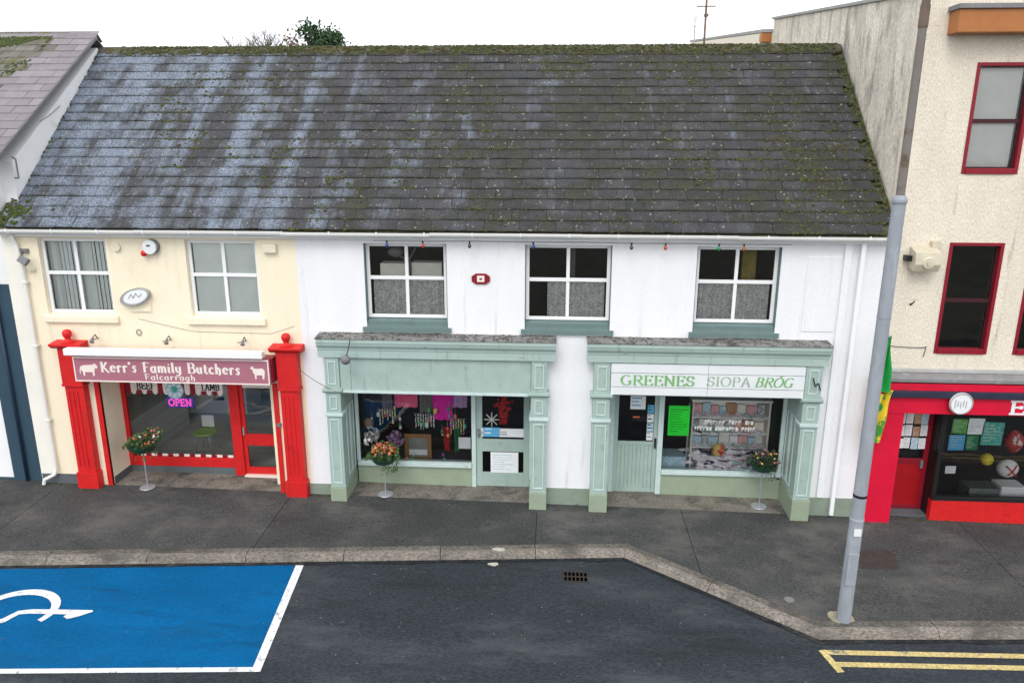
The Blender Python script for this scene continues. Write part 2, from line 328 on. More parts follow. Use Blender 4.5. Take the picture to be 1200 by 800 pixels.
m_lime = mat('lime_seat', (.38,.58,.12), .5, .08)
m_flagg = mat('flag_green', (.012,.33,.06), .75, .15, 8)
m_flagy = mat('flag_gold', (.74,.52,.03), .75, .15, 8, 0, 30, (.05,.30,.05), 4.5, .50, .05)
m_neonp = mat('neon_pink', (1.0,.10,.55), .4, 0, emit=.55)
m_neonb = mat('neon_blue', (.06,.05,.30), .4, 0, emit=.25)
m_bark = mat('bark', (.085,.068,.052), .9, .3, 8)
m_twig = mat('twig', (.12,.10,.085), .9, .3, 8)
m_everg = mat('evergreen_leaf', (.030,.072,.026), .7, .4, 1.5)
m_dirt = mat('ground_earth', (.10,.10,.085), .95, .3, .3, .01, 8, (.05,.075,.03), .4, .5, .15)
m_glass = glass_mat('window_glass')
m_lace = lace_mat('lace_net', (.88,.90,.87), 26, 1.0)
m_sheer = mat('vertical_blind', (.80,.85,.83), .8, .1, 8, stretch=(4,4,.3))
m_bulb = {k: mat(k+'_bulb', c, .25, .05, spec=.6) for k, c in dict(blue=(.03,.06,.22), red=(.5,.06,.03), smoky=(.06,.055,.05), green=(.02,.25,.09), amber=(.35,.12,.03)).items()}

# ------------------------------------------------------------------ ground, road, kerb, footpath
def sheet(name, x0, x1, y0, y1, dz, mt, nx=1, ny=1):
    b = MB(); vs = []; fs = []
    for j in range(ny+1):
        for i in range(nx+1):
            x = x0+(x1-x0)*i/nx; y = y0+(y1-y0)*j/ny; vs.append((x, y, zp(x, y)+dz))
    for j in range(ny):
        for i in range(nx): a = j*(nx+1)+i; fs.append((a, a+1, a+nx+2, a+nx+1))
    return b.add(vs, fs).build(name, mt, fix=False)
g0 = MB().add([(-500,-400,-.75),(500,-400,-.75),(500,700,-.75),(-500,700,-.75)], [(0,1,2,3)]).build('ground', m_dirt, fix=False); struct(g0)
road = struct(sheet('road', -30, 30, -17, 2, -.12, m_asph))
KB = [(-28,-4.52),(1.45,-1.40),(4.30,-3.45),(24,-1.84)]                    # back edge of the kerb
def kerb_y(x):
    for (xa,ya),(xb,yb) in zip(KB[:-1], KB[1:]):
        if xa <= x <= xb: return ya+(yb-ya)*(x-xa)/(xb-xa)
    return KB[-1][1]
sub = MB()
for (xa,ya),(xb,yb) in zip(KB[:-1], KB[1:]):
    sub.quad((xa,ya,zp(xa,ya)-.03),(xb,yb,zp(xb,yb)-.03),(xb,1.2,zp(xb,1.2)-.03),(xa,1.2,zp(xa,1.2)-.03))
path = sub.build('footpath', m_joint, fix=False); struct(path)
JX = [-28,-22,-17,-13.6,-10.40,-5.42,-.27,2.66,8.15,12.5,18,24]
for a, b in zip(JX[:-1], JX[1:]):
    xs = sorted([a+.006] + [x for x,_ in KB if a < x < b] + [b-.006])
    low = [(x, kerb_y(x)) for x in xs]
    if a > -20 and b < 15: pass
    top = [(b-.006, 1.1), (a+.006, 1.1)]
    pts = low+top; n = len(pts)
    mb = MB(); mb.add([(x,y,zp(x,y)) for x,y in pts]+[(x,y,zp(x,y)-.05) for x,y in pts], [tuple(range(n))]+[(i,n+i,n+(i+1)%n,(i+1)%n) for i in range(n)])
    mb.build('footpath_bay', m_foot, path)
kerb = struct(link('kerb', MB().box(-29,-28.9,-4.8,-4.6,-.1,.1).mesh('kerb', m_kerb)))
KP = [Vector(p) for p in KB]
def kerb_dir(i):                                  # mitred offset direction at a corner of the kerb line
    ds = [(KP[j+1]-KP[j]).normalized() for j in (i-1, i) if 0 <= j < len(KP)-1]; ns = [Vector((d.y,-d.x)) for d in ds]
    if len(ns) == 1: return ns[0]
    mm = (ns[0]+ns[1]).normalized(); return mm/mm.dot(ns[0])
KPROF = [(.139,-.004),(.15,.004),(.205,.002),(.235,-.010),(.248,-.026),(.335,-.155),(.139,-.155)]
HPROF = [(.004,-.001),(.07,.003),(.128,-.002),(.134,-.010),(.134,-.12),(.004,-.12)]
for i in range(len(KP)-1):
    p, q = KP[i], KP[i+1]; d = q-p; ln = d.length; d.normalize(); nn = Vector((d.y,-d.x)); k = max(1, round(ln/1.75))
    for c in range(k):
        a = p+d*(c*ln/k+(.006 if c else 0)); b = p+d*((c+1)*ln/k-(.006 if c < k-1 else 0))
        if b.x < -15 or a.x > 15: continue
        oa = kerb_dir(i) if c == 0 else nn; ob = kerb_dir(i+1) if c == k-1 else nn; h = random.uniform(-.004,.005)
        NS = 7
        for PR, nm_, mk_ in ((KPROF,'kerb_stone',m_kerb),(HPROF,'kerb_haunch',m_haunch)):
          vs = []
          for t in range(NS):
              pt = a.lerp(b, t/(NS-1)); of = oa.lerp(ob, t/(NS-1)) if False else (oa if t == 0 else ob if t == NS-1 else nn)
              for o, z in PR:
                  w_ = .006*noise.noise((pt.x*1.7, o*9, 1.3)); cc = pt+of*(o+(w_ if .05 < o else 0)); vs.append((cc.x, cc.y, zp(cc.x,cc.y)+z+.002+(h+w_*.8 if z > -.1 else 0)))
          n = len(PR); fs = [(r*n+t, r*n+(t+1)%n, (r+1)*n+(t+1)%n, (r+1)*n+t) for r in range(NS-1) for t in range(n)]+[tuple(range(n-1,-1,-1)), tuple(range((NS-1)*n, NS*n))]
          MB().add(vs, fs).build(nm_, mk_, kerb)
# road paint
def paint(name, pts, mt, dz=-.116, parent=None):
    n = len(pts)
    return MB().add([(x,y,zp(x,y)+dz) for x,y in pts], [tuple(range(n))]).build(name, mt, parent or road, fix=False)
def kx(x, off): return kerb_y(x)-off
bay = paint('parking_bay_paint', [(-10.2, kx(-10.2,.40)),(-4.45, kx(-4.45,.40)),(-4.20,-5.06),(-9.9,-5.56)], m_blue, -.116)
bay['label'] = 'blue painted disabled parking bay'
paint('parking_bay_line', [(-4.53,kx(-4.53,.37)),(-4.39,kx(-4.39,.37)),(-4.135,-5.10),(-4.275,-5.02)], m_mark, -.112)
paint('parking_bay_line', [(-4.275,-5.018),(-4.137,-5.102),(-9.9,-5.605),(-9.9,-5.51)], m_mark, -.112)
paint('parking_bay_line', [(-10.2,kx(-10.2,.40)),(-10.07,kx(-10.07,.40)),(-9.83,-5.5),(-9.96,-5.5)], m_mark, -.112)
def ribbon(name, pts, wd, mt, dz):
    vs = []; fs = []
    P = [Vector(p) for p in pts]
    for i, p in enumerate(P):
        d = (P[min(i+1,len(P)-1)]-P[max(i-1,0)]).normalized(); nn = Vector((-d.y, d.x)); ww = wd[i] if isinstance(wd, list) else wd
        for sg in (-1, 1): c = p+nn*sg*ww/2; vs.append((c.x, c.y, zp(c.x,c.y)+dz))
    for i in range(len(P)-1): fs.append((2*i,2*i+1,2*i+3,2*i+2))
    return MB().add(vs, fs).build(name, mt, road, fix=False)
arc = [(-8.56+.60*cos(t)*1.0, -4.06+.50*sin(t)) for t in [radians(-24+ (224)*i/24) for i in range(25)]]
ribbon('wheelchair_symbol', arc, [.10+.05*sin(pi*min(1,i/24)) for i in range(25)], m_mark, -.112)
ribbon('wheelchair_symbol', [(-9.6,-4.60),(-9.1,-4.52),(-8.72,-4.42),(-8.57,-4.30),(-8.47,-4.10),(-8.30,-4.055),(-7.85,-4.03),(-7.60,-4.02)], [.11,.12,.13,.12,.11,.11,.115,.12], m_mark, -.1085)
paint('wheelchair_symbol', [(-7.70,-4.14),(-7.60,-4.20),(-7.47,-4.12),(-7.31,-3.99),(-7.33,-3.955),(-7.62,-3.965)], m_mark, -.105)
# silt along the foot of the kerb, grit on road and footpath
m_silt = mat('channel_silt', (.022,.024,.026), .9, .4, 5, .01, 40, (.06,.056,.048), 4, .50, .2, fine=.5, fscale=30, spec=.1)
for i in range(len(KP)-1):
    n = int((KP[i+1]-KP[i]).length/.12); d = (KP[i+1]-KP[i]).normalized(); nn = Vector((d.y,-d.x)); vs = []; fs = []
    for t in range(n+1):
        c = KP[i].lerp(KP[i+1], t/n); w_ = .035+.06*noise.noise((c.x*1.3, c.y, 4.2))+.03*noise.noise((c.x*5, c.y, 1.2))
        for o in (.30, .36+max(.0,w_)):
            of = kerb_dir(i) if t == 0 else kerb_dir(i+1) if t == n else nn; q = c+of*o; vs.append((q.x, q.y, zp(q.x,q.y)-.1085))
    for t in range(n): fs.append((2*t,2*t+2,2*t+3,2*t+1))
    MB().add(vs, fs).build('channel_silt', m_silt, road, fix=False)
gt = {0: MB(), 1: MB()}
for i in range(300):
    x = random.uniform(-11,9); y = random.uniform(-5.6,-.1); o = kerb_y(x)-y
    if -.02 < o < .42: continue
    lump(gt[0 if o < 0 else 1], Vector((x,y,zp(x,y)+(0 if o < 0 else -.12))), Vector((0,0,1)), random.uniform(.004,.011), .006)
m_grit = mat('pale_grit', (.21,.205,.195), .9, .3, 30)
gt[0].build('grit', m_grit, path, fix=False)['kind'] = 'stuff'; gt[1].build('grit', m_grit, road, fix=False)['kind'] = 'stuff'
wd = MB()
for i in range(700):
    x = random.uniform(-10.8,12); q = noise.noise((x*1.1, 8.8, 0))
    if q < .02 or -9.3 < x < -5.7 or -4.2 < x < -.4 or 1.1 < x < 4.8: continue
    y = -.03-abs(random.gauss(0,.03))-(.22 if (-9.96 < x < -9.4 or -5.5 < x < -5.03 or x > 6.2 and x < 6.75) else 0)-(.28 if (-4.52 < x < -4.19 or -.45 < x < -.08 or .77 < x < 1.15 or 4.79 < x < 5.14) else 0)
    lump(wd, Vector((x,y,zp(x,y)-.002)), Vector((0,0,1)), random.uniform(.008,.03), random.uniform(.006,.02))
wd.build('moss_fringe', m_moss, path, fix=False)['kind'] = 'stuff'
# double yellow lines with their end bar
for off in (.47, .73):
    ribbon('yellow_line', [(4.22+.02*(off>.5), -3.45-off-.12), (7.3, kx(7.3,off+.22)), (13, kx(13,off+.22))], .105, m_yel, -.1135)
ribbon('yellow_line', [(4.17,-4.00),(4.29,-4.47)], .11, m_yel, -.1105)
# gully grate
gr = thing('gully_grate', 'rusty slotted iron drain grate in the asphalt beside the kerb', 'drain grate', (.46,-2.38,zp(.46,-2.38)-.12))
def rbox(x0, x1, y0, y1, d0, d1):
    q = [(x0,y0),(x1,y0),(x1,y1),(x0,y1)]
    return MB().add([(x,y,zp(x,y)+d0) for x,y in q]+[(x,y,zp(x,y)+d1) for x,y in q], [(3,2,1,0),(4,5,6,7),(0,1,5,4),(1,2,6,5),(2,3,7,6),(3,0,4,7)])
rbox(.24,.68,-2.52,-2.25,-.121,-.1175).build('pit_shade_plate', mat('painted_pit_shade',(.003,.003,.003),1,.1,spec=0), gr)  # thin black plate: the darkness between the bars is put into its colour
for i in range(7): rbox(.245+i*.070,.262+i*.070,-2.51,-2.26,-.1174,-.108).build('grate_bar', m_rustiron, gr)
for y in (-2.53,-2.385,-2.24): rbox(.23,.69,y-.010,y+.010,-.1173,-.106).build('grate_frame', m_rustiron, gr)
mh = MB()
mx0 = [(5.56,-1.90),(6.24,-1.86),(6.38,-1.24),(5.74,-1.27)]
mh.add([(x,y,zp(x,y)+.004) for x,y in mx0]+[(x,y,zp(x,y)-.02) for x,y in mx0], [(0,1,2,3)]+[(i,4+i,4+(i+1)%4,(i+1)%4) for i in range(4)])
tag(mh.build('manhole_cover', m_rustiron), 'square rust-brown access cover set flush in the footpath', 'manhole cover')
v = MB().lathe((3.99,-2.92,zp(3.99,-2.92)), [(.0,.006),(.035,.006),(.04,.003),(.06,.003),(.065,.005),(.082,.005),(.085,-.01)], 20).build('valve_cover', mat('worn_iron_cover',(.17,.17,.165),.8,.25,14))
tag(v, 'small round pale valve cover in the footpath near the kerb', 'valve cover')
sp = thing('paint_splash', 'splash of dried pale paint over the kerb edge', 'paint splash', (-1.0,kx(-1,.15),zp(-1,-1.8)))
for cx_, off, rx, ry, zz in ((-.93,.17,.13,.055,.010),(-1.02,.44,.10,.06,-.114)):
    cy_ = kx(cx_, off); pp = [(cx_+rx*cos(a)*(1+.35*noise.noise((cos(a)*2,sin(a)*2,off*9))), cy_+ry*sin(a)*(1+.35*noise.noise((sin(a)*3,cos(a)*2,off)))) for a in [2*pi*i/16 for i in range(16)]]
    MB().add([(x,y,zp(x,y)+zz) for x,y in pp]+[(x,y,zp(x,y)+zz-.006) for x,y in pp], [tuple(range(16))]+[(i,16+i,16+(i+1)%16,(i+1)%16) for i in range(16)]).build('splash', mat('dried_paint',(.42,.41,.34),.8,.25,20), sp)
# ------------------------------------------------------------------ wall with openings
def wall(name, mt, x0, x1, z0, z1, y0, y1, ops, parent, back=True):
    b = MB(); xs = sorted({x0,x1,*[q for o in ops for q in o[:2]]}); zs = sorted({z0,z1,*[q for o in ops for q in o[2:4]]})
    xs = [x for x in xs if x0 <= x <= x1]; zs = [z for z in zs if z0 <= z <= z1]
    def hole(x, z): return any(o[0] < x < o[1] and o[2] < z < o[3] for o in ops)
    for xa, xb in zip(xs[:-1], xs[1:]):
        for za, zb in zip(zs[:-1], zs[1:]):
            if hole((xa+xb)/2, (za+zb)/2): continue
            b.quad((xa,y0,za),(xb,y0,za),(xb,y0,zb),(xa,y0,zb))
            if back: b.quad((xb,y1,za),(xa,y1,za),(xa,y1,zb),(xb,y1,zb))
    for xa, xb, za, zb in ops:
        b.quad((xa,y0,za),(xa,y1,za),(xa,y1,zb),(xa,y0,zb)); b.quad((xb,y0,za),(xb,y0,zb),(xb,y1,zb),(xb,y1,za))
        b.quad((xa,y0,zb),(xa,y1,zb),(xb,y1,zb),(xb,y0,zb))
        if za > z0: b.quad((xa,y0,za),(xb,y0,za),(xb,y1,za),(xa,y1,za))
    for x in (x0, x1): b.quad((x,y0,z0),(x,y1,z0),(x,y1,z1),(x,y0,z1))
    b.quad((x0,y0,z1),(x1,y0,z1),(x1,y1,z1),(x0,y1,z1))
    return b.build(name, mt, parent, fix=False)

XL, XR, XM = -10.85, 6.20, -4.98
T = thing('terrace_building', 'long two-storey terrace of cream and white halves under one lichened slate roof', 'building', (-2.3,0,.1))
CW = [(-10.13,-8.76,3.93,5.49),(-7.17,-5.76,3.93,5.48)]
WW = [(-3.66,-2.06,3.74,5.45),(-.56,1.08,3.74,5.45),(2.66,4.21,3.74,5.45)]
BOP = (-9.30,-5.66,-.3,2.62)        # butcher's recess
S1 = (-4.255,-.375,-.3,2.59); S2 = (1.085,4.865,-.3,2.63)
wall('wall', m_cream, XL, XM, -.3, 5.56, 0, .32, CW+[BOP], T)
wall('wall', m_white, XM, XR-.004, -.3, 5.56, 0, .32, WW+[S1,S2], T)
bk = MB(); bk.box(XL+.02,XR-.02,7.3,7.55,-.3,5.6); bk.build('wall', m_white, T)
bk = MB(); bk.box(XL+.003,XL+.2,.33,7.29,-.3,5.55); bk.build('wall', m_white, T)
bk = MB(); bk.box(XR-.2,XR-.006,.33,7.29,-.3,5.55); bk.build('wall', m_white, T)
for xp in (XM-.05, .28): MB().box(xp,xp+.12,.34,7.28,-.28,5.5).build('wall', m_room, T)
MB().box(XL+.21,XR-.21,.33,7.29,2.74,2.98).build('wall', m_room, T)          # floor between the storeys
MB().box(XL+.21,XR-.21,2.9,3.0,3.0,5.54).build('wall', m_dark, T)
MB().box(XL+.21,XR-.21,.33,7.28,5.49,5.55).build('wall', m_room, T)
# plinths
MB().box(XL+.01,-9.97,-.02,.01,-.2,.48).build('plinth', m_dkplinth, T)
MB().box(-5.03,-4.52,-.02,.01,-.2,.42).build('plinth', m_plinth, T)
MB().box(-.08,.78,-.025,.01,-.2,.47).build('plinth', m_plinth, T)
MB().box(5.14,XR-.01,-.025,.01,-.2,.42).build('plinth', m_plinth, T)
MB().box(XL-.004,-10.56,-.012,.01,.3,5.53).build('quoin_strip', mat('off_white_paint',(.80,.78,.70),.75,.06,2,.004,20,(.66,.63,.55),2,.6,.15), T)
# faint outline of a blocked-up opening
MB().box(4.70,5.30,-.014,.01,3.86,5.28).build('blocked_opening', m_white, T, bevel=.004)
MB().box(5.33,5.46,-.06,.01,.44,5.54).build('pipe_casing', m_white, T, bevel=.01)

# windows of the upper floor
def sash(x0, x1, z0, z1, y, fw_=.066, mull=True, sill=None, sillm=None):
    f = MB(); d = .05
    f.box(x0,x0+fw_,y,y+d,z0,z1); f.box(x1-fw_,x1,y,y+d,z0,z1)
    f.box(x0+fw_,x1-fw_,y+.001,y+d-.001,z1-fw_,z1); f.box(x0+fw_,x1-fw_,y+.001,y+d-.001,z0,z0+fw_)
    xm = (x0+x1)/2; zm = z0+(z1-z0)*.54
    f.box(x0+fw_,x1-fw_,y-.006,y+d-.002,zm-.035,zm+.035)
    for a, b in ((z0+fw_,zm-.035),(zm+.035,z1-fw_)): f.box(xm-.033,xm+.033,y+.002,y+d-.003,a,b)
    o = f.build('window', m_pvc, T, bevel=.006)
    for a, b in ((x0+fw_,xm-.033),(xm+.033,x1-fw_)):
        for c, e in ((z0+fw_,zm-.035),(zm+.035,z1-fw_)):
            MB().quad((a,y+.025,c),(b,y+.025,c),(b,y+.025,e),(a,y+.025,e)).build('pane', m_glass, o, fix=False)
    if sill: MB().prismx(sill, x0-.09, x1+.09).build('sill', sillm, o, bevel=.008)
    return o
for xa, xb, za, zb in CW:
    sash(xa+.004, xb-.004, za+.05, zb-.003, .09, sill=[(.10,za+.048),(-.07,za+.006),(-.07,za-.115),(.0,za-.115),(.0,za+.002),(.10,za+.002)], sillm=m_cream)
for xa, xb, za, zb in WW:
    o = sash(xa+.012, xb-.012, za+.235, zb-.004, .13)
    for q in (xa+.002, xb-.010): MB().box(q,q+.008,-.004,.19,za+.19,zb-.002).build('casing', m_sill, o)
    MB().prismx([(.19,za+.233),(.03,za+.19),(.03,za+.09),(-.06,za+.075),(-.06,za-.02),(-.002,za-.02),(-.002,za+.003),(.19,za+.003)], xa+.011, xb-.011).build('sill', m_sill, o, bevel=.006)
    MB().box(xa-.07,xa+.0095,-.059,-.003,za-.019,za+.074).build('sill', m_sill, o); MB().box(xb-.0095,xb+.07,-.059,-.003,za-.019,za+.074).build('sill', m_sill, o)
def curtain(name, x0, x1, z0, z1, y, mt, label, amp=.035, freq=33, cat='curtain'):
    nx = max(8, int((x1-x0)*60)); vs = []; fs = []
    ph = random.uniform(0, 6)
    for j in range(5):
        for i in range(nx+1):
            x = x0+(x1-x0)*i/nx; q = j/4
            vs.append((x, y+amp*sin(x*freq+ph+.8*sin(x*5+ph))*(.6+.4*q), z1+(z0-z1)*q))
    for j in range(4):
        for i in range(nx): a = j*(nx+1)+i; fs.append((a,a+1,a+nx+2,a+nx+1))
    return tag(MB().add(vs, fs).build(name, mt, None, True, fix=False), label, cat)
vb = thing('vertical_blind', 'pale vertical slat blind in the cream upstairs window beside the downpipe', 'blind', (-9.45,.2,4.0))
for i in range(15):
    x = -10.06+i*.083; a = .25+.9*max(0, noise.noise((i*.7, 2.2, 0)))
    hw = random.uniform(.022,.041)
    MB().box(-hw,hw,-.002,.002,4.0,5.42, Matrix.Translation((x,.215,0)) @ Matrix.Rotation(a,4,'Z')).build('slat', m_sheer, vb)
MB().box(-10.1,-8.8,.19,.24,5.421,5.46).build('rail', m_pvc, vb)
tag(MB().box(-7.09,-5.85,.155,.16,4.02,5.41).build('roller_blind', mat('blind_fabric',(.80,.84,.815),.8,.06,3)), 'plain pale roller blind pulled down in the cream upstairs window above the butcher door', 'blind')
curtain('net_curtain', -3.55,-2.17,4.02,4.73,.235,m_lace,'lace half curtain in the upstairs window beside the red oval plaque')
curtain('net_curtain', -.13,.97,4.02,4.73,.235,m_lace,'lace half curtain drawn partly aside, dark gap at its edge')
curtain('net_curtain', 2.77,4.10,4.02,4.73,.235,m_lace,'lace half curtain in the upstairs window beside the white pipe casing')
for k, (a, b) in enumerate(((-3.42,-2.86),(-2.80,-2.2))):
    tag(MB().box(a,b,.30,.62,4.74,5.02+.02*k).build('cardboard_box', m_boxes, bevel=.006), ['pale storage box behind the lace-curtained window, the one under a dark cup shape','pale storage box behind the lace-curtained window, the one closest to the red plaque'][k], 'box')
wf = thing('window_display_chair', 'dark rounded chair back behind the glass above the pale boxes', 'chair', (-3.1,.5,4.74))
MB().ball((-3.15,.5,5.22),.13,12,8,(1.2,.5,.8)).build('backrest', m_greyp, wf, True); MB().tube([(-3.15,.5,5.2),(-2.9,.5,5.03),(-2.75,.52,5.3)],.016).build('frame', m_greyp, wf)
tag(MB().box(3.62,3.9,.5,.6,4.6,5.35).build('hanging_coat', mat('ochre_cloth',(.20,.16,.03),.9,.3,8), bevel=.03), 'dull ochre coat hanging in the dark upstairs window', 'coat')

# gutter, fascia, roof
MB().box(XL,XR-.01,-.10,.006,5.535,5.66).build('fascia', m_pvc, T)
gp = [(-.06+.075*cos(a)-.075, 5.625+.075*sin(a)) for a in [pi+pi*i/8 for i in range(9)]]
gp = gp+[(y*1.0+(.008 if y < -.13 else -.008), z+.004) for y, z in reversed(gp)]
gp = [(-.21,5.63),(-.205,5.585),(-.18,5.552),(-.13,5.54),(-.085,5.552),(-.06,5.585),(-.055,5.63),(-.065,5.63),(-.07,5.59),(-.09,5.565),(-.13,5.553),(-.175,5.565),(-.195,5.59),(-.20,5.63)]
gp = [(y-.055, z+.052) for y, z in gp]
gut = MB()
for a, b in zip(range(6), range(1,7)):
    xa = XL+(XR-.02-XL)*a/6; xb = XL+(XR-.02-XL)*b/6; gut.prismx([(y, z+.008*sin(a*2.3)) for y, z in gp], xa, xb-.002)
go = gut.build('gutter', m_gutter, T)
for i in range(19):
    x = XL+.3+i*.9
    MB().prismx([(y-.055, z+.052) for y, z in [(-.22,5.64),(-.215,5.58),(-.18,5.54),(-.13,5.528),(-.08,5.54),(-.04,5.57),(-.04,5.60),(-.10,5.546),(-.13,5.535),(-.175,5.548),(-.207,5.588),(-.212,5.64)]], x, x+.03).build('bracket', m_pvc, go)
tR = tan(RP)
def rp(x, s, h=0):     # point on the front slope: s metres up from the eave, h above the deck
    return Vector((x, EY+s*cos(RP)-h*sin(RP), EZ+s*sin(RP)+h*cos(RP)))
SL = sqrt(4.0**2+3.66**2)
rf = MB(); RY, RZ = EY+4.0, EZ+3.66
rf.prismx([(EY,EZ-.03),(RY,RZ-.03),(2*RY-EY,EZ-.03),(2*RY-EY,EZ-.10),(RY,RZ-.2),(EY+.02,EZ-.045)], XL+.002, XR-.01)
roof = rf.build('roof', m_ridge, T)
th = .021
def slate_mesh(k):
    r = random.Random(k); b = MB(); w2 = SW/2-.0026; ln = GA*1.32
    pts = [(-w2+r.uniform(-.003,.003), r.uniform(-.006,.006)), (-w2*.3, r.uniform(-.008,.006)), (w2*.4, r.uniform(-.008,.006)), (w2+r.uniform(-.003,.003), r.uniform(-.006,.006)), (w2, ln), (-w2, ln)]
    n = 6
    top = [Vector((x, y, th if y < .1 else 0.004)) for x, y in pts]; bot = [Vector((x, y+.004, (0.0 if y < .1 else -.012))) for x, y in pts]
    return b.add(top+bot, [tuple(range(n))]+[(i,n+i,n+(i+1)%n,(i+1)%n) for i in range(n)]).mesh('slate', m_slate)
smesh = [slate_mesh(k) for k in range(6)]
sdat = [([Vector(v.co) for v in me.vertices], [tuple(p.vertices) for p in me.polygons]) for me in smesh]
stuff = MB(); cnt = 0; NR = 20
rotR = Matrix.Rotation(RP, 4, 'X')
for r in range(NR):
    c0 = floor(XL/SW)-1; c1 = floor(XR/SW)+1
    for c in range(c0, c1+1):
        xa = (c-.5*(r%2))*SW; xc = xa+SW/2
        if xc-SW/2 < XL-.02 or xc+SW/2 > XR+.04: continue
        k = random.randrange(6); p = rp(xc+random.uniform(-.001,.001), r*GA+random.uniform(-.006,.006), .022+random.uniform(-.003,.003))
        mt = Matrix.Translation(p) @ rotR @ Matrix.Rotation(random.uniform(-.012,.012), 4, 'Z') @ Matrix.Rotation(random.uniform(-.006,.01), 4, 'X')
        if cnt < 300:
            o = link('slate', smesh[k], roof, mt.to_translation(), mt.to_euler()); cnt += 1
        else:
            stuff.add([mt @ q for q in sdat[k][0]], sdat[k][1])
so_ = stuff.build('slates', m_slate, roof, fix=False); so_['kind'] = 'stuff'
# ridge tiles
nrt = 38
for i in range(nrt):
    xa = XL+.01+(XR-.03-XL)*i/nrt; xb = XL+.01+(XR-.03-XL)*(i+1)/nrt-.006; h = random.uniform(-.006,.008)
    MB().prismx([(RY-.17,RZ-.105+h),(RY-.03,RZ+.055+h),(RY+.03,RZ+.055+h),(RY+.17,RZ-.105+h),(RY+.15,RZ-.12+h),(RY,RZ+.03+h),(RY-.15,RZ-.12+h)], xa, xb).build('ridge_tile', m_ridge, roof, bevel=.006)
# moss cushions
RN = Vector((0,-sin(RP),cos(RP)))
mA, mG = MB(), MB()
for i in range(4200):                                   # ridge
    x = random.uniform(XL+.8, XR-.1); q = noise.noise((x*.9, 3.1, 0))
    if random.random() > .62+.5*q: continue
    y = random.uniform(-.20,.06); z = RZ+.06-max(0,abs(y)-.03)*1.14
    lump(mA if random.random() < .75 else mG, Vector((x, RY+y, z-.004)), Vector((0,-.6,1)), random.uniform(.012,.045), random.uniform(.012,.04))
n_m = 0
while n_m < 7500:                                      # over the slope, thicker to the right and at the joints
    x = random.uniform(XL+.05, XR-.05); s = random.uniform(.02, SL-.1)
    d = noise.noise((x*.55, s*.6, 7.7))*.5+noise.noise((x*1.9, s*1.9, 2.2))*.45+.16*((x-XL)/17)-.07+(.12 if s > SL-.9 and x > -6 else 0)
    if d < .10 or random.random() > (d-.05)*2.6: n_m += .12; continue
    if random.random() < .55: s = (floor(s/GA))*GA+random.uniform(-.014,.012)
    r = random.uniform(.009,.028)*(1.7 if random.random() < .15 else 1); n_m += 1
    lump(mA if random.random() < .72 else mG, rp(x, max(s,.01), .035), RN, r, r*random.uniform(.5,.9))
for i in range(700):                                   # along both verges
    lft = random.random() < .5; s = random.uniform(.05, SL-.2); e = abs(random.gauss(0,.10))
    if noise.noise((s*1.4, 5 if lft else 9, 1)) < -.15: continue
    lump(mG if random.random() < .65 else mA, rp(XL+.10+e if lft else XR-.06-e*.7, s, .03), RN, random.uniform(.012,.042), random.uniform(.01,.03))
for i in range(60): lump(mG, rp(XL+.35+random.gauss(0,.13), .38+random.gauss(0,.12), .03), RN, random.uniform(.03,.06), random.uniform(.03,.06))
for b, mt, nm in ((mA, m_moss, 'moss'), (mG, m_mossg, 'moss')):
    o = b.build(nm, mt, roof, True, fix=False); o['kind'] = 'stuff'
# downpipes
d = MB(); d.tube([(-10.55,-.13,5.56),(-10.52,-.07,5.36),(-10.47,-.07,4.9),(-10.47,-.07,.62),(-10.50,-.10,.50),(-10.70,-.16,.40),(-10.72,-.17,.30)], .036, 10)
dp = d.build('downpipe', m_gutter, T, True)
for z in (1.7,3.3,4.6): MB().box(-10.53,-10.41,-.115,.0,z,z+.04).build('pipe_clip', m_gutter, dp)
MB().box(5.60,5.68,-.12,-.04,zp(5.6,0)+.05,5.55).build('downpipe', m_pvc, T, bevel=.012)

# ------------------------------------------------------------------ stroke lettering
G = {}
def A(cx, cy, rx, ry, a0, a1, n=12): return [(cx+rx*cos(radians(a0+(a1-a0)*i/n)), cy+ry*sin(radians(a0+(a1-a0)*i/n))) for i in range(n+1)]
G['G'] = (.78, [A(.40,.5,.36,.5,50,320,18), [(.66,.08),(.66,.42)], [(.48,.42),(.80,.42)]])
G['R'] = (.72, [[(.14,0),(.14,1)], [(.02,1),(.4,1)]+A(.40,.76,.22,.24,90,-90,8)+[(.14,.52)], [(.36,.52),(.72,0)], [(.02,0),(.27,0)], [(.62,0),(.78,0)]])
G['E'] = (.66, [[(.14,0),(.14,1)], [(.02,1),(.58,1),(.58,.84)], [(.14,.52),(.46,.52)], [(.46,.42),(.46,.62)], [(.02,0),(.60,0),(.62,.18)]])
G['N'] = (.78, [[(.12,0),(.12,1)], [(.10,1),(.66,0)], [(.66,0),(.66,1)], [(.0,1),(.14,1)], [(.02,0),(.24,0)], [(.54,1),(.78,1)]])
G['S'] = (.58, [A(.28,.74,.22,.26,20,270,10)+A(.28,.25,.24,.25,90,-160,10), [(.06,.08),(.06,.28)], [(.49,.74),(.49,.95)]])
G['I'] = (.34, [[(.17,0),(.17,1)], [(.04,1),(.30,1)], [(.04,0),(.30,0)]])
G['O'] = (.82, [A(.40,.5,.36,.5,0,360,22)])
G['Ó'] = (.82, [A(.40,.5,.36,.5,0,360,22), [(.38,1.08),(.54,1.26)]])
G['P'] = (.62, [[(.14,0),(.14,1)], [(.02,1),(.38,1)]+A(.38,.74,.21,.26,90,-90,8)+[(.14,.48)], [(.02,0),(.28,0)]])
G['A'] = (.78, [[(.10,0),(.38,1)], [(.38,1),(.68,0)], [(.20,.34),(.58,.34)], [(.0,0),(.20,0)], [(.56,0),(.80,0)]])
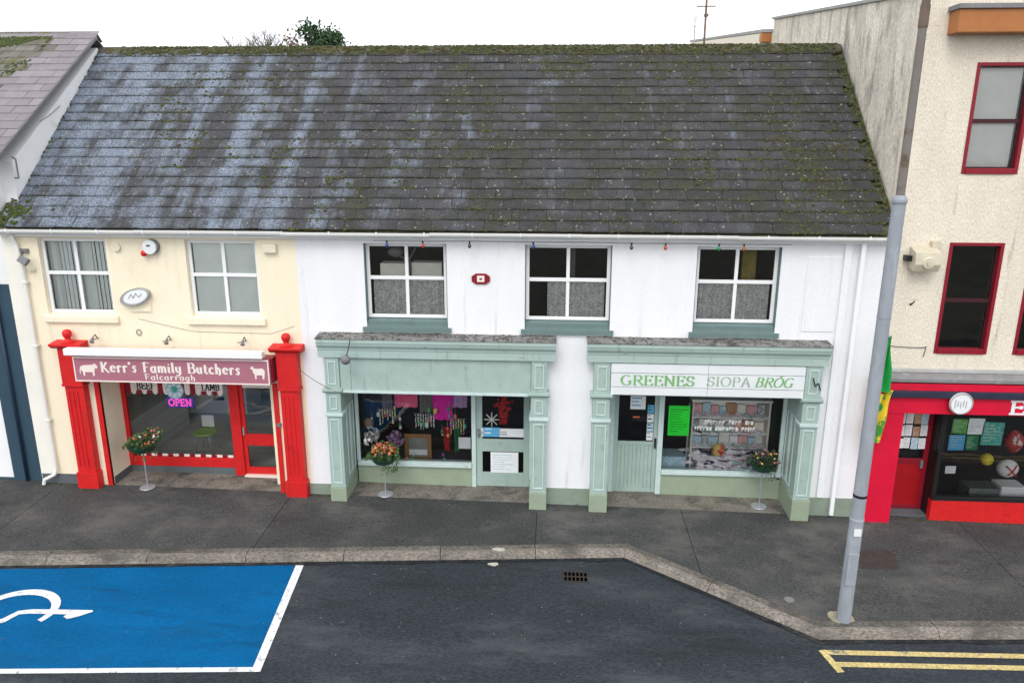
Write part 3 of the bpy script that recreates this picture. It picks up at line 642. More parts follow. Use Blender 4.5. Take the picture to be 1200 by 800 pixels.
G['B'] = (.68, [[(.14,0),(.14,1)], [(.02,1),(.36,1)]+A(.36,.77,.19,.23,90,-90,7)+[(.14,.54)], [(.36,.54)]+A(.37,.27,.24,.27,90,-90,8)+[(.02,0)]])
G['F'] = (.58, [[(.16,0),(.16,.9),(.24,1)], [(.02,.92),(.2,1),(.56,.94)], [(.16,.52),(.46,.54)]])
G['K'] = (.72, [[(.14,0),(.14,1)], [(.02,.96),(.2,1)], [(.16,.45),(.34,.62),(.52,.96),(.62,.92)], [(.26,.52),(.46,.22),(.68,-.06)]])
G['L'] = (.56, [[(.14,0),(.14,1)], [(.14,0),(.52,0)]]); G['M'] = (.86, [[(.1,0),(.1,1)], [(.1,1),(.42,.2)], [(.42,.2),(.74,1)], [(.74,1),(.74,0)]])
G['e'] = (.48, [[(.08,.34),(.40,.38)]+A(.24,.32,.17,.30,15,320,12)])
G['r'] = (.42, [[(.12,-.02),(.12,.56)], [(.02,.52),(.14,.60)], [(.14,.46),(.26,.62),(.38,.54)]])
G["'"] = (.2, [[(.10,1.0),(.07,.78)]]); G['s'] = (.40, [[(.34,.54),(.22,.62),(.08,.50),(.30,.22),(.20,.0),(.04,.08)]])
G['a'] = (.50, [A(.22,.28,.17,.30,50,320,10), [(.38,.62),(.38,.06),(.46,0)]])
G['m'] = (.76, [[(.10,0),(.10,.58)], [(.02,.52),(.12,.60)], [(.12,.46),(.26,.61),(.36,.52),(.36,0)], [(.36,.46),(.52,.61),(.63,.52),(.63,.04),(.70,0)]])
G['i'] = (.24, [[(.10,.58),(.10,.05),(.18,0)], [(.07,.80),(.14,.84)]]); G['l'] = (.24, [[(.10,1),(.10,.05),(.18,0)]])
G['y'] = (.50, [[(.08,.58),(.08,.2),(.2,.05),(.38,.16)], [(.38,.60),(.38,-.1),(.24,-.28),(.06,-.22)]])
G['u'] = (.50, [[(.08,.58),(.08,.12),(.2,.0),(.36,.12)], [(.36,.60),(.36,.05),(.44,0)]])
G['t'] = (.36, [[(.14,.84),(.14,.1),(.24,0),(.34,.06)], [(.02,.58),(.32,.60)]])
G['c'] = (.44, [A(.24,.30,.18,.31,50,315,10)]); G['h'] = (.52, [[(.10,0),(.10,1.0)], [(.10,.42),(.26,.60),(.38,.48),(.38,.02),(.30,-.1)]])
G['g'] = (.50, [A(.22,.32,.17,.27,40,320,10), [(.38,.6),(.38,-.12),(.22,-.28),(.05,-.2)]])
G[' '] = (.34, [])
def text_mb(txt, x0, z0, y, h, width=None, tmin=.05, tmax=.16, depth=.004, slant=0, arch=0, uniform=False):
    adv = 0; segs = []
    for ch in txt:
        wd, strokes = G[ch]
        for st in strokes:
            for (xa,ya),(xb,yb) in zip(st[:-1], st[1:]): segs.append((adv+xa+slant*ya, ya, adv+xb+slant*yb, yb))
        adv += wd+.08
    k = (width/(adv*h)) if width else 1
    b = MB(); i = 0
    for xa, ya, xb, yb in segs:
        dx, dy = (xb-xa)*k, yb-ya; L_ = max(1e-4, sqrt(dx*dx+dy*dy))
        t = (tmax if uniform else tmin+(tmax-tmin)*abs(dy/L_)**1.3)/2
        ux, uy = dx/L_, dy/L_; nx, ny = -uy, ux; e = min(t*.5, .03)
        P4 = [(xa*k-ux*e+nx*t, ya-uy*e+ny*t), (xa*k-ux*e-nx*t, ya-uy*e-ny*t), (xb*k+ux*e-nx*t, yb+uy*e-ny*t), (xb*k+ux*e+nx*t, yb+uy*e+ny*t)]
        yy = y-depth-.00025*i; i = (i+1) % 9
        out = []
        for px, pz in P4:
            X = x0+px*h; u = (px*h)/(adv*k*h); Z = z0+pz*h+arch*(1-(2*u-1)**2)
            out.append((X, yy, Z))
        b.add(out, [(0,1,2,3)])
    return b

# ------------------------------------------------------------------ butcher's shopfront (cream half)
gl, gr_ = zp(-9.7,-.1), zp(-5.2,-.1)
def red_pilaster(xa, xb, zg):
    p = MB().box(xa,xb,-.20,.004,zg-.1,zg+.35); o = p.build('pilaster', m_red, T, bevel=.008)
    MB().box(xa+.03,xb-.03,-.17,.004,zg+.352,2.50).build('shaft', m_red, o, bevel=.006)
    for q in range(3): MB().box(xa+.085+q*.09,xa+.11+q*.09,-.186,-.168,zg+.5,2.4).build('flute', m_red, o, bevel=.004)
    MB().box(xa-.005,xb+.005,-.21,.004,2.505,2.56).build('collar', m_red, o, bevel=.008)
    MB().box(xa+.01,xb-.01,-.20,.004,2.562,3.30).build('console', m_red, o, bevel=.008)
    MB().prismx([(-.20,3.302),(-.29,3.37),(-.29,3.41),(.004,3.44),(.004,3.302)], xa-.10, xb+.10).build('cap', m_red, o, bevel=.006)
    xm = (xa+xb)/2
    MB().lathe((xm,-.13,3.40), [(.13,.0),(.13,.04),(.075,.06),(.05,.10),(.06,.12),(.085,.17),(.09,.21),(.075,.255),(.04,.28),(0,.285)], 14).build('finial', m_red, o, True)
    return o
red_pilaster(-9.95,-9.50,gl); red_pilaster(-5.48,-5.04,gr_)
for x in (-9.40,-5.66): MB().box(x,x+.10,-.03,.05,zp(x,0)-.08,2.60).build('door_post', m_red, T, bevel=.006)
zr = zp(-7.5,.6)
# recess lining
MB().box(-9.42,-9.302,.051,.70,zr-.1,2.62).build('recess_lining', m_cream, T); MB().box(-9.301,-9.285,.06,.70,zr-.1,zr+.17).build('plinth', m_dkplinth, T)
MB().box(-5.86,-5.70,.33,.70,zr-.1,2.62).build('recess_lining', m_cream, T)
MB().box(-5.70,-5.655,.322,.70,zr-.1,2.60).build('recess_lining', m_cream, T)
MB().box(-9.3,-5.66,.0,.72,2.622,2.74).build('recess_lining', m_cream, T)
MB().box(-9.28,-6.92,.69,.80,zr-.1,.40).build('plinth', m_dkplinth, T)
# shop window
f = MB(); y0, y1 = .68, .76
f.box(-9.30,-9.21,y0,y1,.402,2.6); f.box(-6.92,-6.70,y0-.02,y1+.02,zr-.08,2.6); f.box(-9.209,-6.921,y0,y1,.402,.62); f.box(-9.209,-6.921,y0,y1,2.42,2.6)
bw = f.build('shop_window', m_red, T, bevel=.008)
MB().quad((-9.209,.72,.621),(-6.921,.72,.621),(-6.921,.72,2.419),(-9.209,.72,2.419)).build('pane', m_glass, bw, fix=False)
# painted check along the foot of the glass, striped valance at its head
for i in range(17):
    x = -9.05+i*.123
    if i % 2 == 0: MB().box(x,x+.123,.7105,.7165,.628,.685).build('check_decal', m_signcream, bw)
    else: MB().box(x,x+.123,.7105,.7165,.628,.685).build('check_decal', m_dkred, bw)
val = thing('window_valance', 'red and white striped scalloped valance lettered above the meat window', 'valance', (-8.0,.70,2.2))
for i in range(19):
    x = -9.19+i*.119
    if x > -7.05: break
    MB().prismy([(x,2.40),(x,2.13),(x+.02,2.075),(x+.06,2.055),(x+.10,2.075),(x+.117,2.13),(x+.117,2.40)], .7005, .7045).build('stripe', m_signcream if i % 2 else m_dkred, val)
for txt, x in (('BEEF',-8.93),('LAMB',-7.50)):
    MB().box(x-.06,x+.46,.694,.699,2.16,2.36).build('panel', m_signcream, val)
    text_mb(txt, x, 2.18, .694, .15, .40, .12, .2, .002).build('lettering', m_ink, val, fix=False)
em = thing('window_emblem', 'pale teal and white round emblem on the glass between the lettered panels', 'sticker', (-8.1,.69,2.15))
MB().cyl((-8.10,.692,2.17),(-8.10,.697,2.17),.20,n=20).build('disc', m_paperb, em); MB().cyl((-8.10,.686,2.19),(-8.10,.691,2.19),.07,n=14).build('centre', m_tealp, em)
for q in range(8):
    a = q*pi/4; MB().ball((-8.10+.14*cos(a),.690,2.17+.12*sin(a)),.035,8,6,(1,.15,1)).build('petal', m_paper, em)
op = thing('open_sign', 'small glowing pink and blue OPEN sign behind the glass', 'neon sign', (-8.05,.8,1.76))
MB().box(-8.36,-7.76,.80,.83,1.73,1.97).build('panel', m_neonb, op, bevel=.01)
text_mb('OPEN', -8.32, 1.78, .80, .14, .52, .16, .24, .004, uniform=True).build('lettering', m_neonp, op, fix=False)
# door
dz = zp(-6.3,.7)
f = MB(); xa, xb = -6.695, -5.862
f.box(xa,xa+.085,.70,.745,dz+.04,2.58); f.box(xb-.085,xb,.70,.745,dz+.04,2.58)
for a, b in ((dz+.04,dz+.20),(.93,1.20),(2.44,2.58)): f.box(xa+.085,xb-.085,.701,.744,a,b)
bd = f.build('shop_door', m_red, T, bevel=.006)
for a, b in ((dz+.20,.93),(1.20,2.44)): MB().quad((xa+.085,.722,a),(xb-.085,.722,a),(xb-.085,.722,b),(xa+.085,.722,b)).build('pane', m_glass, bd, fix=False)
MB().box(xa+.085,xb-.085,.708,.718,2.25,2.43).build('glazing_card', m_signcream, bd)
MB().box(xa+.02,xa+.05,.66,.70,1.18,1.36).build('handle', m_wire, bd, bevel=.005)
MB().box(xa-.0,xb,.60,.80,dz-.05,dz+.035).build('threshold', m_signcream, T, bevel=.008)
MB().cyl((-5.58,-.06,1.72),(-5.58,.0,1.72),.045,n=12).build('doorbell', m_greyp, T)
for i in range(10):          # dry slabs in the recess
    pass
def slab(name, pts, mt, parent=path, dz=.004):
    n = len(pts); return MB().add([(x,y,zp(x,y)+dz) for x,y in pts]+[(x,y,zp(x,y)-.03) for x,y in pts], [tuple(range(n))]+[(i,n+i,n+(i+1)%n,(i+1)%n) for i in range(n)]).build(name, mt, parent)
slab('recess_slab', [(-9.27,.02),(-5.68,.02),(-5.87,.69),(-9.27,.69)], m_thresh)
slab('recess_slab', [(-4.18,-.02),(-.45,-.02),(-.45,.70),(-4.18,.70)], m_thresh)
slab('recess_slab', [(1.16,-.02),(4.79,-.02),(4.79,.75),(1.16,.75)], m_thresh)
# roller shutter housing, sign
MB().box(-9.64,-5.64,-.46,-.30,3.235,3.375).build('shutter_box', m_pvc, T, bevel=.02)
MB().box(-9.48,-5.52,-.27,-.004,2.70,3.20).build('fascia_board', m_dkred, T)
bs = thing('shop_sign', 'dusty pink sign board reading Kerr\'s Family Butchers with cow and sheep', 'shop sign', (-7.54,-.33,2.68))
MB().box(-9.53,-5.56,-.36,-.275,2.68,3.19).build('board', m_pink, bs, bevel=.004)
fr = MB()
for a in ((-9.53,-5.56,2.68,2.705),(-9.53,-5.56,3.165,3.19)): fr.box(a[0],a[1],-.368,-.3605,a[2],a[3])
for a in (-9.53,-5.585): fr.box(a,a+.025,-.3675,-.3608,2.7055,3.1645)
fr.build('border', m_signcream, bs)
text_mb("Kerr's Family Butchers", -8.98, 2.885, -.3605, .205, 2.86, .07, .24, arch=.012).build('lettering', m_signcream, bs, fix=False)
text_mb('Falcarragh', -8.10, 2.745, -.3605, .115, 1.06, .10, .22).build('lettering', m_signcream, bs, fix=False)
cow = [(0,.10),(.03,.20),(.10,.23),(.30,.24),(.36,.27),(.39,.25),(.43,.20),(.40,.16),(.36,.17),(.34,.10),(.335,.0),(.30,.0),(.295,.08),(.12,.08),(.115,.0),(.08,.0),(.075,.09),(.03,.14),(.02,.02)]
sheep = [(.0,.22),(.06,.27),(.08,.22),(.14,.21),(.26,.22),(.31,.17),(.30,.09),(.285,.0),(.255,.0),(.25,.08),(.13,.08),(.125,.0),(.095,.0),(.09,.09),(.06,.14),(.05,.19)]
for sil, x, sc in ((cow,-9.42,.9),(sheep,-5.94,.95)):
    MB().prismy([(x+a*sc, 2.80+b*sc*1.05) for a, b in sil], -.366, -.3605).build('animal_silhouette', m_signcream, bs)
for i, (x, what) in enumerate(((-9.18,'pilaster with the downpipe beside it'),(-7.66,'middle of the shutter box'),(-6.12,'pilaster by the butcher door'))):
    la = thing('sign_lamp', 'small dark bracket lamp on the cream wall above the '+what, 'lamp', (x,0,3.5), 'bracket lamps over the butcher sign')
    MB().tube([(x,0,3.47),(x+.01,-.10,3.58),(x+.02,-.20,3.54)],.010,6).build('arm', m_cable, la)
    MB().cyl((x+.02,-.19,3.55),(x+.03,-.26,3.46),.018,.045,10).build('lamp_shade', m_greyp, la)
    MB().tube([(x-.18,-.02,3.44),(x,-.02,3.485)],.006,6).build('cable', m_cable, la)

# butcher's interior
for i in range(26):
    yy = .80+i*.205
    MB().box(-10.6,-5.06,yy,yy+.199,.25,.30+.002*(i%3)).build('floor_plank', m_plank, T)
MB().box(-10.62,-10.6,.72,6.1,.2,2.74).build('wall', m_butwall, T); MB().box(-10.6,-5.06,6.12,6.2,.2,2.74).build('wall', m_butwall, T); MB().box(-5.07,-5.055,.72,6.1,.2,2.74).build('wall', m_butwall, T)
MB().box(-10.6,-5.06,.80,6.1,2.68,2.735).build('ceiling', m_butwall, T)
ct = thing('slatted_counter', 'white plank-fronted counter inside the butcher window', 'counter', (-9.6,2.0,.3))
for i in range(5):
    z = .31+i*.20; MB().box(-9.32,-9.29,.82,3.4,z,z+.19).build('plank', m_whiteboard, ct, bevel=.004)
MB().box(-10.0,-9.26,.82,3.42,1.315,1.36).build('counter_top', m_whiteboard, ct, bevel=.005); MB().box(-9.98,-9.33,.83,3.4,.31,1.31).build('carcass', m_butwall, ct)
fz = thing('display_case', 'grey chilled display case at the back of the butcher shop', 'display case', (-8.6,4.5,.3))
MB().box(-9.7,-8.1,4.2,5.2,.31,1.15).build('cabinet', m_paper, fz, bevel=.02); MB().box(-9.7,-8.1,4.5,5.2,1.155,1.5).build('glass_hood', m_greyp, fz, bevel=.02); MB().box(-9.0,-8.7,4.18,4.2,.7,.78).build('badge', m_blk, fz)
MB().box(-9.68,-8.12,4.19,4.2,1.02,1.08).build('trim', m_pvc, fz)
st = thing('bistro_chair', 'thin-legged chair with lime green seat and white back inside the butcher shop', 'chair', (-8.05,1.75,.3))
MB().lathe((-8.05,1.75,.78), [(0,.0),(.24,-.01),(.27,.005),(.26,.03),(0,.035)], 18).build('seat', m_lime, st, True)
MB().box(-8.24,-7.94,1.97,2.00,.83,1.12).build('backrest', m_paper, st, bevel=.02)
for dx, dy in ((-.17,-.16),(.17,-.16),(-.17,.17),(.17,.17)): MB().cyl((-8.05+dx*.6,1.75+dy*.6,.78),(-8.05+dx*1.25,1.75+dy*1.25,.305),.014,n=8).build('leg', m_wire, st)

# ------------------------------------------------------------------ sage shopfronts (white half)
def cornice(x0, x1):
    pr = [(.003,3.665),(-.33,3.64),(-.345,3.63),(-.345,3.56),(-.335,3.55),(-.325,3.50),(-.296,3.455),(-.28,3.44),(-.28,3.41),(-.265,3.40),(-.262,3.245),(.003,3.245)]
    o = MB().prismx(pr, x0, x1).build('cornice', m_cornice, T)
    MB().prismx([(.002,3.69),(-.335,3.662),(-.355,3.65),(-.355,3.63),(-.347,3.63),(-.346,3.642),(.002,3.667)], x0-.012, x1+.012).build('flashing', m_lead, o)
    b = MB()
    for i in range(int((x1-x0)*110)):
        x = random.uniform(x0, x1); q = random.random()**1.6
        if noise.noise((x*2.2, 4, q)) < -.1: continue
        y = -.02-.31*q; lump(b, Vector((x, y, 3.69+y*.083-.003)), Vector((0,-.1,1)), random.uniform(.008,.03), random.uniform(.006,.022))
    k = b.build('debris', mat('cornice_debris', (.075,.07,.06), .95, .4, 9, fine=.3, dirt=(.30,.29,.27), dscale=14, dthr=.52), o, True, fix=False); k['kind'] = 'stuff'
cornice(-4.60,.05); cornice(.66,5.20)
def sage_pilaster(xa, xb, zg, ztop, yb=-.25):
    o = MB().box(xa-.015,xb+.015,yb-.03,.004,zg-.12,.47).build('pilaster', m_olive, T, bevel=.008)
    MB().box(xa,xb,yb,.004,.472,2.02).build('shaft', m_sage, o, bevel=.005)
    MB().box(xa-.03,xb+.03,yb-.035,.004,2.022,2.085).build('collar', m_sagelt, o, bevel=.008)
    MB().box(xa,xb,yb,.004,2.087,2.50).build('block', m_sage, o, bevel=.005)
    MB().prismx([(yb,2.502),(yb-.06,2.55),(yb-.06,2.595),(yb,2.60),(.004,2.60),(.004,2.502)], xa-.045, xb+.045).build('capital', m_sage, o, bevel=.005)
    MB().box(xa+.006,xb-.006,yb+.015,.004,2.602,ztop).build('console', m_sage, o, bevel=.005)
    def trim(x0, x1, z0, z1, y):
        t = MB(); w_ = .020
        t.box(x0,x0+w_,y-.016,y+.004,z0,z1); t.box(x1-w_,x1,y-.016,y+.004,z0,z1); t.box(x0+w_,x1-w_,y-.015,y+.004,z0,z0+w_); t.box(x0+w_,x1-w_,y-.015,y+.004,z1-w_,z1)
        t.build('moulding', m_sagelt, o, bevel=.004)
    trim(xa+.055,xb-.055,.56,1.95,yb); trim(xa+.075,xb-.075,2.16,2.44,yb); trim(xa+.07,xb-.07,2.68,ztop-.08,yb+.015)
for xa, xb in ((-4.50,-4.20),(-.42,-.10),(.79,1.12),(4.80,5.12)): sage_pilaster(xa, xb, zp((xa+xb)/2,-.25), 3.24)
# fascia boards
MB().box(-4.20,-3.985,-.20,.004,2.53,3.243).build('fascia_board', m_sage, T, bevel=.004)
MB().box(-3.98,-.42,-.197,.004,2.53,3.243).build('fascia_board', m_sage, T, bevel=.004)
MB().box(-4.19,-.43,-.225,-.202,2.505,2.56).build('fascia_trim', m_sagelt, T, bevel=.006)
MB().box(1.125,4.795,-.16,.004,2.56,3.243).build('fascia_board', m_sage, T)
def recess(x0, x1, ztop, zg):
    for x, sg in ((x0,1),(x1,-1)):
        a, b = sorted((x, x-sg*.05)); q = MB().box(a, b, .004, .72, zg-.1, ztop+.1).build('recess_lining', m_sage, T)
        a, b = sorted((x+sg*.001, x+sg*.02)); MB().box(a, b, .02, .60, zg-.08, .50).build('skirting', m_olive, q)
        for ya, yb2 in ((.05,.28),(.33,.56)):
            t = MB(); w_ = .022; x_a, x_b = sorted((x+sg*.0005, x+sg*.017))
            t.box(x_a,x_b,ya,ya+w_,.62,2.1); t.box(x_a,x_b,yb2-w_,yb2,.62,2.1); t.box(x_a,x_b,ya+w_,yb2-w_,.62,.64); t.box(x_a,x_b,ya+w_,yb2-w_,2.08,2.1)
            t.build('moulding', m_sagelt, q)
    MB().box(x0, x1, .0, .75, ztop+.001, ztop+.06).build('recess_lining', m_sage, T)
recess(-4.20,-.43,2.52,.15); recess(1.14,4.81,2.56,.08)
# shop one: window left, door right
f = MB(); yA, yB = .60, .67
f.box(-4.17,-4.10,yA,yB,.70,2.52); f.box(-1.69,-1.60,yA-.015,yB,.10,2.52); f.box(-4.099,-1.691,yA,yB,2.30,2.515)
w1 = f.build('shop_window', m_sagelt, T, bevel=.006)
MB().quad((-4.10,.64,.70),(-1.69,.64,.70),(-1.69,.64,2.30),(-4.10,.64,2.30)).build('pane', m_glass, w1, fix=False)
MB().box(-4.15,-1.692,.545,.75,.60,.70).build('sill', m_sagelt, w1, bevel=.01)
MB().box(-4.16,-1.692,.60,.70,.06,.598).build('stall_riser', m_olive, T, bevel=.004)
def panel_door(xa, xb, zg, ztop, y, panes, solid, mt, dname='shop_door'):
    f = MB(); sw = .13
    f.box(xa,xa+sw,y,y+.05,zg+.02,ztop); f.box(xb-sw,xb,y,y+.05,zg+.02,ztop)
    zs = [zg+.02]+[q for p in sorted(panes) for q in p]+[ztop]
    for a, b in zip(zs[::2], zs[1::2]): f.box(xa+sw,xb-sw,y+.001,y+.049,a,b)
    o = f.build(dname, mt, T, bevel=.005)
    for a, b in panes: MB().quad((xa+sw,y+.028,a),(xb-sw,y+.028,a),(xb-sw,y+.028,b),(xa+sw,y+.028,b)).build('pane', m_glass, o, fix=False)
    return o
d1 = panel_door(-1.595,-.46,.15,2.50,.62,[(.49,.97),(1.25,2.30)],None,m_sage)
MB().box(-1.56,-1.52,.56,.615,1.30,1.48).build('handle', m_greyp, d1, bevel=.006); MB().box(-1.555,-1.46,.545,.565,1.41,1.435).build('handle', m_wire, d1)
MB().box(-1.56,-.50,.55,.70,.08,.165).build('threshold', m_thresh, T)
# shop two: door left, window right
f = MB(); f.box(1.145,1.30,.625,.68,.08,2.5); f.box(2.205,2.315,.60,.68,.06,2.55)
f.box(2.316,4.72,.605,.675,2.34,2.55); f.box(4.72,4.80,.605,.68,.5,2.55)
w2 = f.build('shop_window', m_sagelt, T, bevel=.006)
MB().quad((2.315,.645,.66),(4.72,.645,.66),(4.72,.645,2.34),(2.315,.645,2.34)).build('pane', m_glass, w2, fix=False)
MB().box(2.316,4.79,.55,.76,.57,.66).build('sill', m_sagelt, w2, bevel=.01)
MB().box(2.316,4.79,.605,.70,.02,.568).build('stall_riser', m_olive, T, bevel=.004)
f = MB(); f.box(1.302,1.385,.64,.69,.12,2.46); f.box(2.12,2.203,.64,.69,.12,2.46); f.box(1.386,2.119,.641,.689,2.30,2.459); f.box(1.386,2.119,.641,.689,1.19,1.27); f.box(1.386,2.119,.641,.689,.12,.22)
d2 = f.build('shop_door', m_sage, T, bevel=.005)
MB().quad((1.386,.665,1.27),(2.119,.665,1.27),(2.119,.665,2.30),(1.386,.665,2.30)).build('pane', m_glass, d2, fix=False)
for i in range(9): x = 1.387+i*.0813; MB().box(x,x+.0783,.652,.68,.221,1.189).build('plank', m_sage, d2, bevel=.004)
MB().box(2.145,2.18,.59,.64,1.14,1.36).build('handle', m_blk, d2, bevel=.008)
MB().box(1.30,2.2,.56,.72,.02,.125).build('threshold', m_thresh, T)
# interiors
for (xa, xb) in ((-4.86,.27),(.42,6.0)):
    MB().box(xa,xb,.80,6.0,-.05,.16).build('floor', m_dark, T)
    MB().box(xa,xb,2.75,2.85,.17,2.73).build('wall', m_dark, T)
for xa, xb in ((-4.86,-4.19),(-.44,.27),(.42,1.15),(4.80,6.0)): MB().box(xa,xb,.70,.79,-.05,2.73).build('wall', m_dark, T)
# display floor of both windows
MB().box(-4.15,-1.66,.76,1.55,.45,.60).build('display_floor', m_room, T); MB().box(2.33,4.80,.765,1.6,.42,.565).build('display_floor', m_whiteboard, T)

# shoe shop sign
gs = thing('shop_sign', 'white boarded sign lettered GREENES SIOPA BRÓG in green', 'shop sign', (2.95,-.25,2.6))
for za, zb in ((2.595,2.745),(2.757,3.028),(3.040,3.225)):
    for xa, xb in ((1.125,2.972),(2.978,4.795)):
        MB().box(xa,xb,-.235-random.uniform(0,.006),-.162,za,zb).build('board', m_signwhite, gs, bevel=.004)
text_mb('GREENES', 1.32, 2.80, -.2415, .195, 1.42, .05, .20).build('lettering', m_letgreen, gs, fix=False)
text_mb('SIOPA', 2.96, 2.81, -.2415, .185, .84, .04, .15, slant=.02).build('lettering', m_letpale, gs, fix=False)
text_mb('BRÓG', 3.86, 2.81, -.2415, .185, .72, .05, .18, slant=.22).build('lettering', m_letgreen, gs, fix=False)

# ------------------------------------------------------------------ goods in the drapery window
def cloth(name, x0, x1, z0, z1, y, mt, label, cat, taper=.1, amp=.025, ragged=.05):
    nx, nz_ = 12, 8; vs = []; fs = []; ph = random.uniform(0, 6)
    for j in range(nz_+1):
        for i in range(nx+1):
            u = i/nx; q = j/nz_; k = 1-taper*q; xm = (x0+x1)/2
            vs.append((xm+(x0+(x1-x0)*u-xm)*k, y+amp*sin(u*17+ph+q*2), z1+(z0-z1)*q*(1+ragged*noise.noise((u*4, ph, 0))) ))
    for j in range(nz_):
        for i in range(nx): a = j*(nx+1)+i; fs.append((a,a+1,a+nx+2,a+nx+1))
    o = MB().add(vs, fs).build(name, mt, None, True, fix=False)
    o.modifiers.new('thick','SOLIDIFY').thickness = .012
    return tag(o, label, cat)
cloth('baby_top', -3.38,-2.86,1.84,2.28,.86,m_pinkc,'coral pink knitted top hanging in the drapery window','top')
cloth('scarf', -2.84,-2.54,1.72,2.28,.90,m_grey,'grey patterned scarf hanging between pink and magenta tops','scarf')
cloth('top', -2.55,-2.12,1.58,2.28,.86,m_mag,'bright magenta top hanging in the drapery window','top')
cloth('scarf', -2.16,-1.80,1.84,2.28,.92,m_lilac,'lilac scarf hanging beside the magenta top','scarf')
cloth('jacket', -4.05,-3.62,1.55,2.29,.95,m_navyf,'navy jacket hanging at the side of the drapery window','jacket')
cloth('scarf', -3.66,-3.42,1.60,2.27,.9,m_grey,'grey scarf hanging between navy jacket and coral top','scarf')
cloth('stocking', -2.33,-2.18,.86,1.40,.88,m_redf,'long red christmas stocking hanging in the drapery window','stocking',.3)
cloth('stocking', -2.10,-1.98,.84,1.55,.88,m_greenf,'long green christmas stocking hanging in the drapery window','stocking',.3)
def necklaces(cx, n, z1, mt, label, y=.80):
    t = thing('necklace_rack', label, 'necklaces', (cx,y,z1-.4))
    MB().cyl((cx-.05*n/2-.03,y,z1),(cx+.05*n/2+.03,y,z1),.006,n=6).build('rail', m_wire, t)
    for i in range(n):
        b = MB(); x = cx+(i-n/2+.5)*.055; L_ = random.uniform(.16,.42)
        for k in range(int(L_/.035)): b.ball((x+random.uniform(-.006,.006), y, z1-.03-k*.035), random.uniform(.011,.020), 6, 4)
        b.build('bead_string', mt, t, True)
necklaces(-3.52,7,1.80,m_beads,'rack of gold bead strings in front of the grey scarf')
necklaces(-2.72,8,1.72,m_whitef,'rack of white bead strings under the grey patterned scarf')
necklaces(-2.02,6,1.62,m_beads,'rack of gold bead strings above the red and green stockings')
ocol = [('ruby',(.62,.03,.05)),('emerald',(.03,.40,.14)),('silver',(.75,.76,.78)),('gold',(.85,.58,.15)),('violet',(.38,.10,.52)),('turquoise',(.08,.50,.52)),('coral',(.85,.25,.20))]
ocm = {k: mat(k+'_ornament', c, .3, .15, 20) for k, c in ocol}
for i in range(44):
    k = random.choice(ocol)[0]; x = random.uniform(-3.95,-1.8); z = random.uniform(1.22,2.0) if i % 3 else random.uniform(.66,.85); y = random.uniform(.74,.84)
    t = thing('ornament', k+' bauble among the trinkets in the drapery window', 'ornament', (x,y,z), 'trinkets in the drapery window')
    MB().ball((x,y,z), random.uniform(.022,.045), 8, 6, (1,1,random.choice((1,1.6)))).build('bauble', ocm[k], t, True); MB().cyl((x,y,z+.03),(x,y,z+.16) if i % 3 else (x,y,z-.06),.003,n=4).build('thread', m_wire, t)
def flowers(cx, cy, cz, r, mt, label, n=46):
    t = thing('silk_flowers', label, 'flowers', (cx,cy,cz-r))
    b = MB()
    for i in range(n):
        dv = Vector((random.gauss(0,1),random.gauss(0,1),random.gauss(0,1))).normalized()*r*random.uniform(.5,1)
        for q in range(4):
            lump(b, Vector((cx,cy,cz))+dv+Vector((random.uniform(-.02,.02),random.uniform(-.02,.02),random.uniform(-.02,.02))), dv, .03, .018)
    b.build('blooms', mt, t, False, fix=False)['kind'] = 'stuff'; MB().cyl((cx,cy,cz-r*.7),(cx,cy,.60),.02,n=6).build('stem', m_leaf, t)
flowers(-3.90,.84,1.16,.22,m_whitef,'bunch of white silk flowers in the drapery window corner')
flowers(-3.38,.86,1.10,.19,m_lilac,'bunch of lilac silk flowers beside the gilt frame')
tag(MB().ball((-3.98,.98,1.42),.11,12,8,(1,1,1.1)).build('straw_hat', mat('straw',(.33,.22,.12),.9,.2,20), None, True), 'brown straw hat above the white silk flowers', 'hat')
pf = thing('picture_frame', 'gilt wooden frame with a pale mount standing in the drapery window', 'frame', (-2.88,.88,.6))
a0, a1, c0, c1 = -3.19,-2.60,.602,1.22
for bx in ((a0,a1,c0,c0+.09),(a0,a1,c1-.09,c1)): MB().box(bx[0],bx[1],.86,.91,bx[2],bx[3]).build('rail', m_gold, pf, bevel=.012)
for bx in ((a0,a0+.09),(a1-.09,a1)): MB().box(bx[0],bx[1],.862,.908,c0+.092,c1-.092).build('stile', m_gold, pf, bevel=.012)
MB().box(a0+.09,a1-.09,.885,.90,c0+.09,c1-.09).build('mirror', mat('mount_grey',(.22,.23,.21),.4,.2,5), pf); MB().box(a0+.1,a1-.1,.872,.884,.74,.86).build('mount_card', m_paper, pf)
def sheet_paper(name, xa, xb, za, zb, y, mt, label, cat, lines=0, ink=None, tilt=0, group=None):
    t = thing(name, label, cat, ((xa+xb)/2,y,za), group)
    xm, zm = (xa+xb)/2, (za+zb)/2; R = Matrix.Translation((xm,y,zm)) @ Matrix.Rotation(tilt,4,'Y') @ Matrix.Translation((-xm,-y,-zm))
    MB().box(xa,xb,y-.0015,y+.0015,za,zb,R).build('card', mt, t)
    for i in range(lines):
        z = zb-(zb-za)*(.12+.80*i/max(1,lines)); q = random.uniform(.45,.92); hh = (zb-za)*random.uniform(.16,.30)/max(lines,1)
        MB().box(xa+(xb-xa)*.08,xa+(xb-xa)*q,y-.0032,y-.0017,z-hh,z,R).build('print', ink or m_ink, t)
    return t
sheet_paper('notice', -1.98,-1.72,1.00,1.26,.66,m_paper,'square white notice taped low in the corner of the drapery window','notice')
sheet_paper('notice', -2.38,-1.86,.605,.68,.80,m_paperb,'pale blue card strip lying along the drapery window ledge','card')
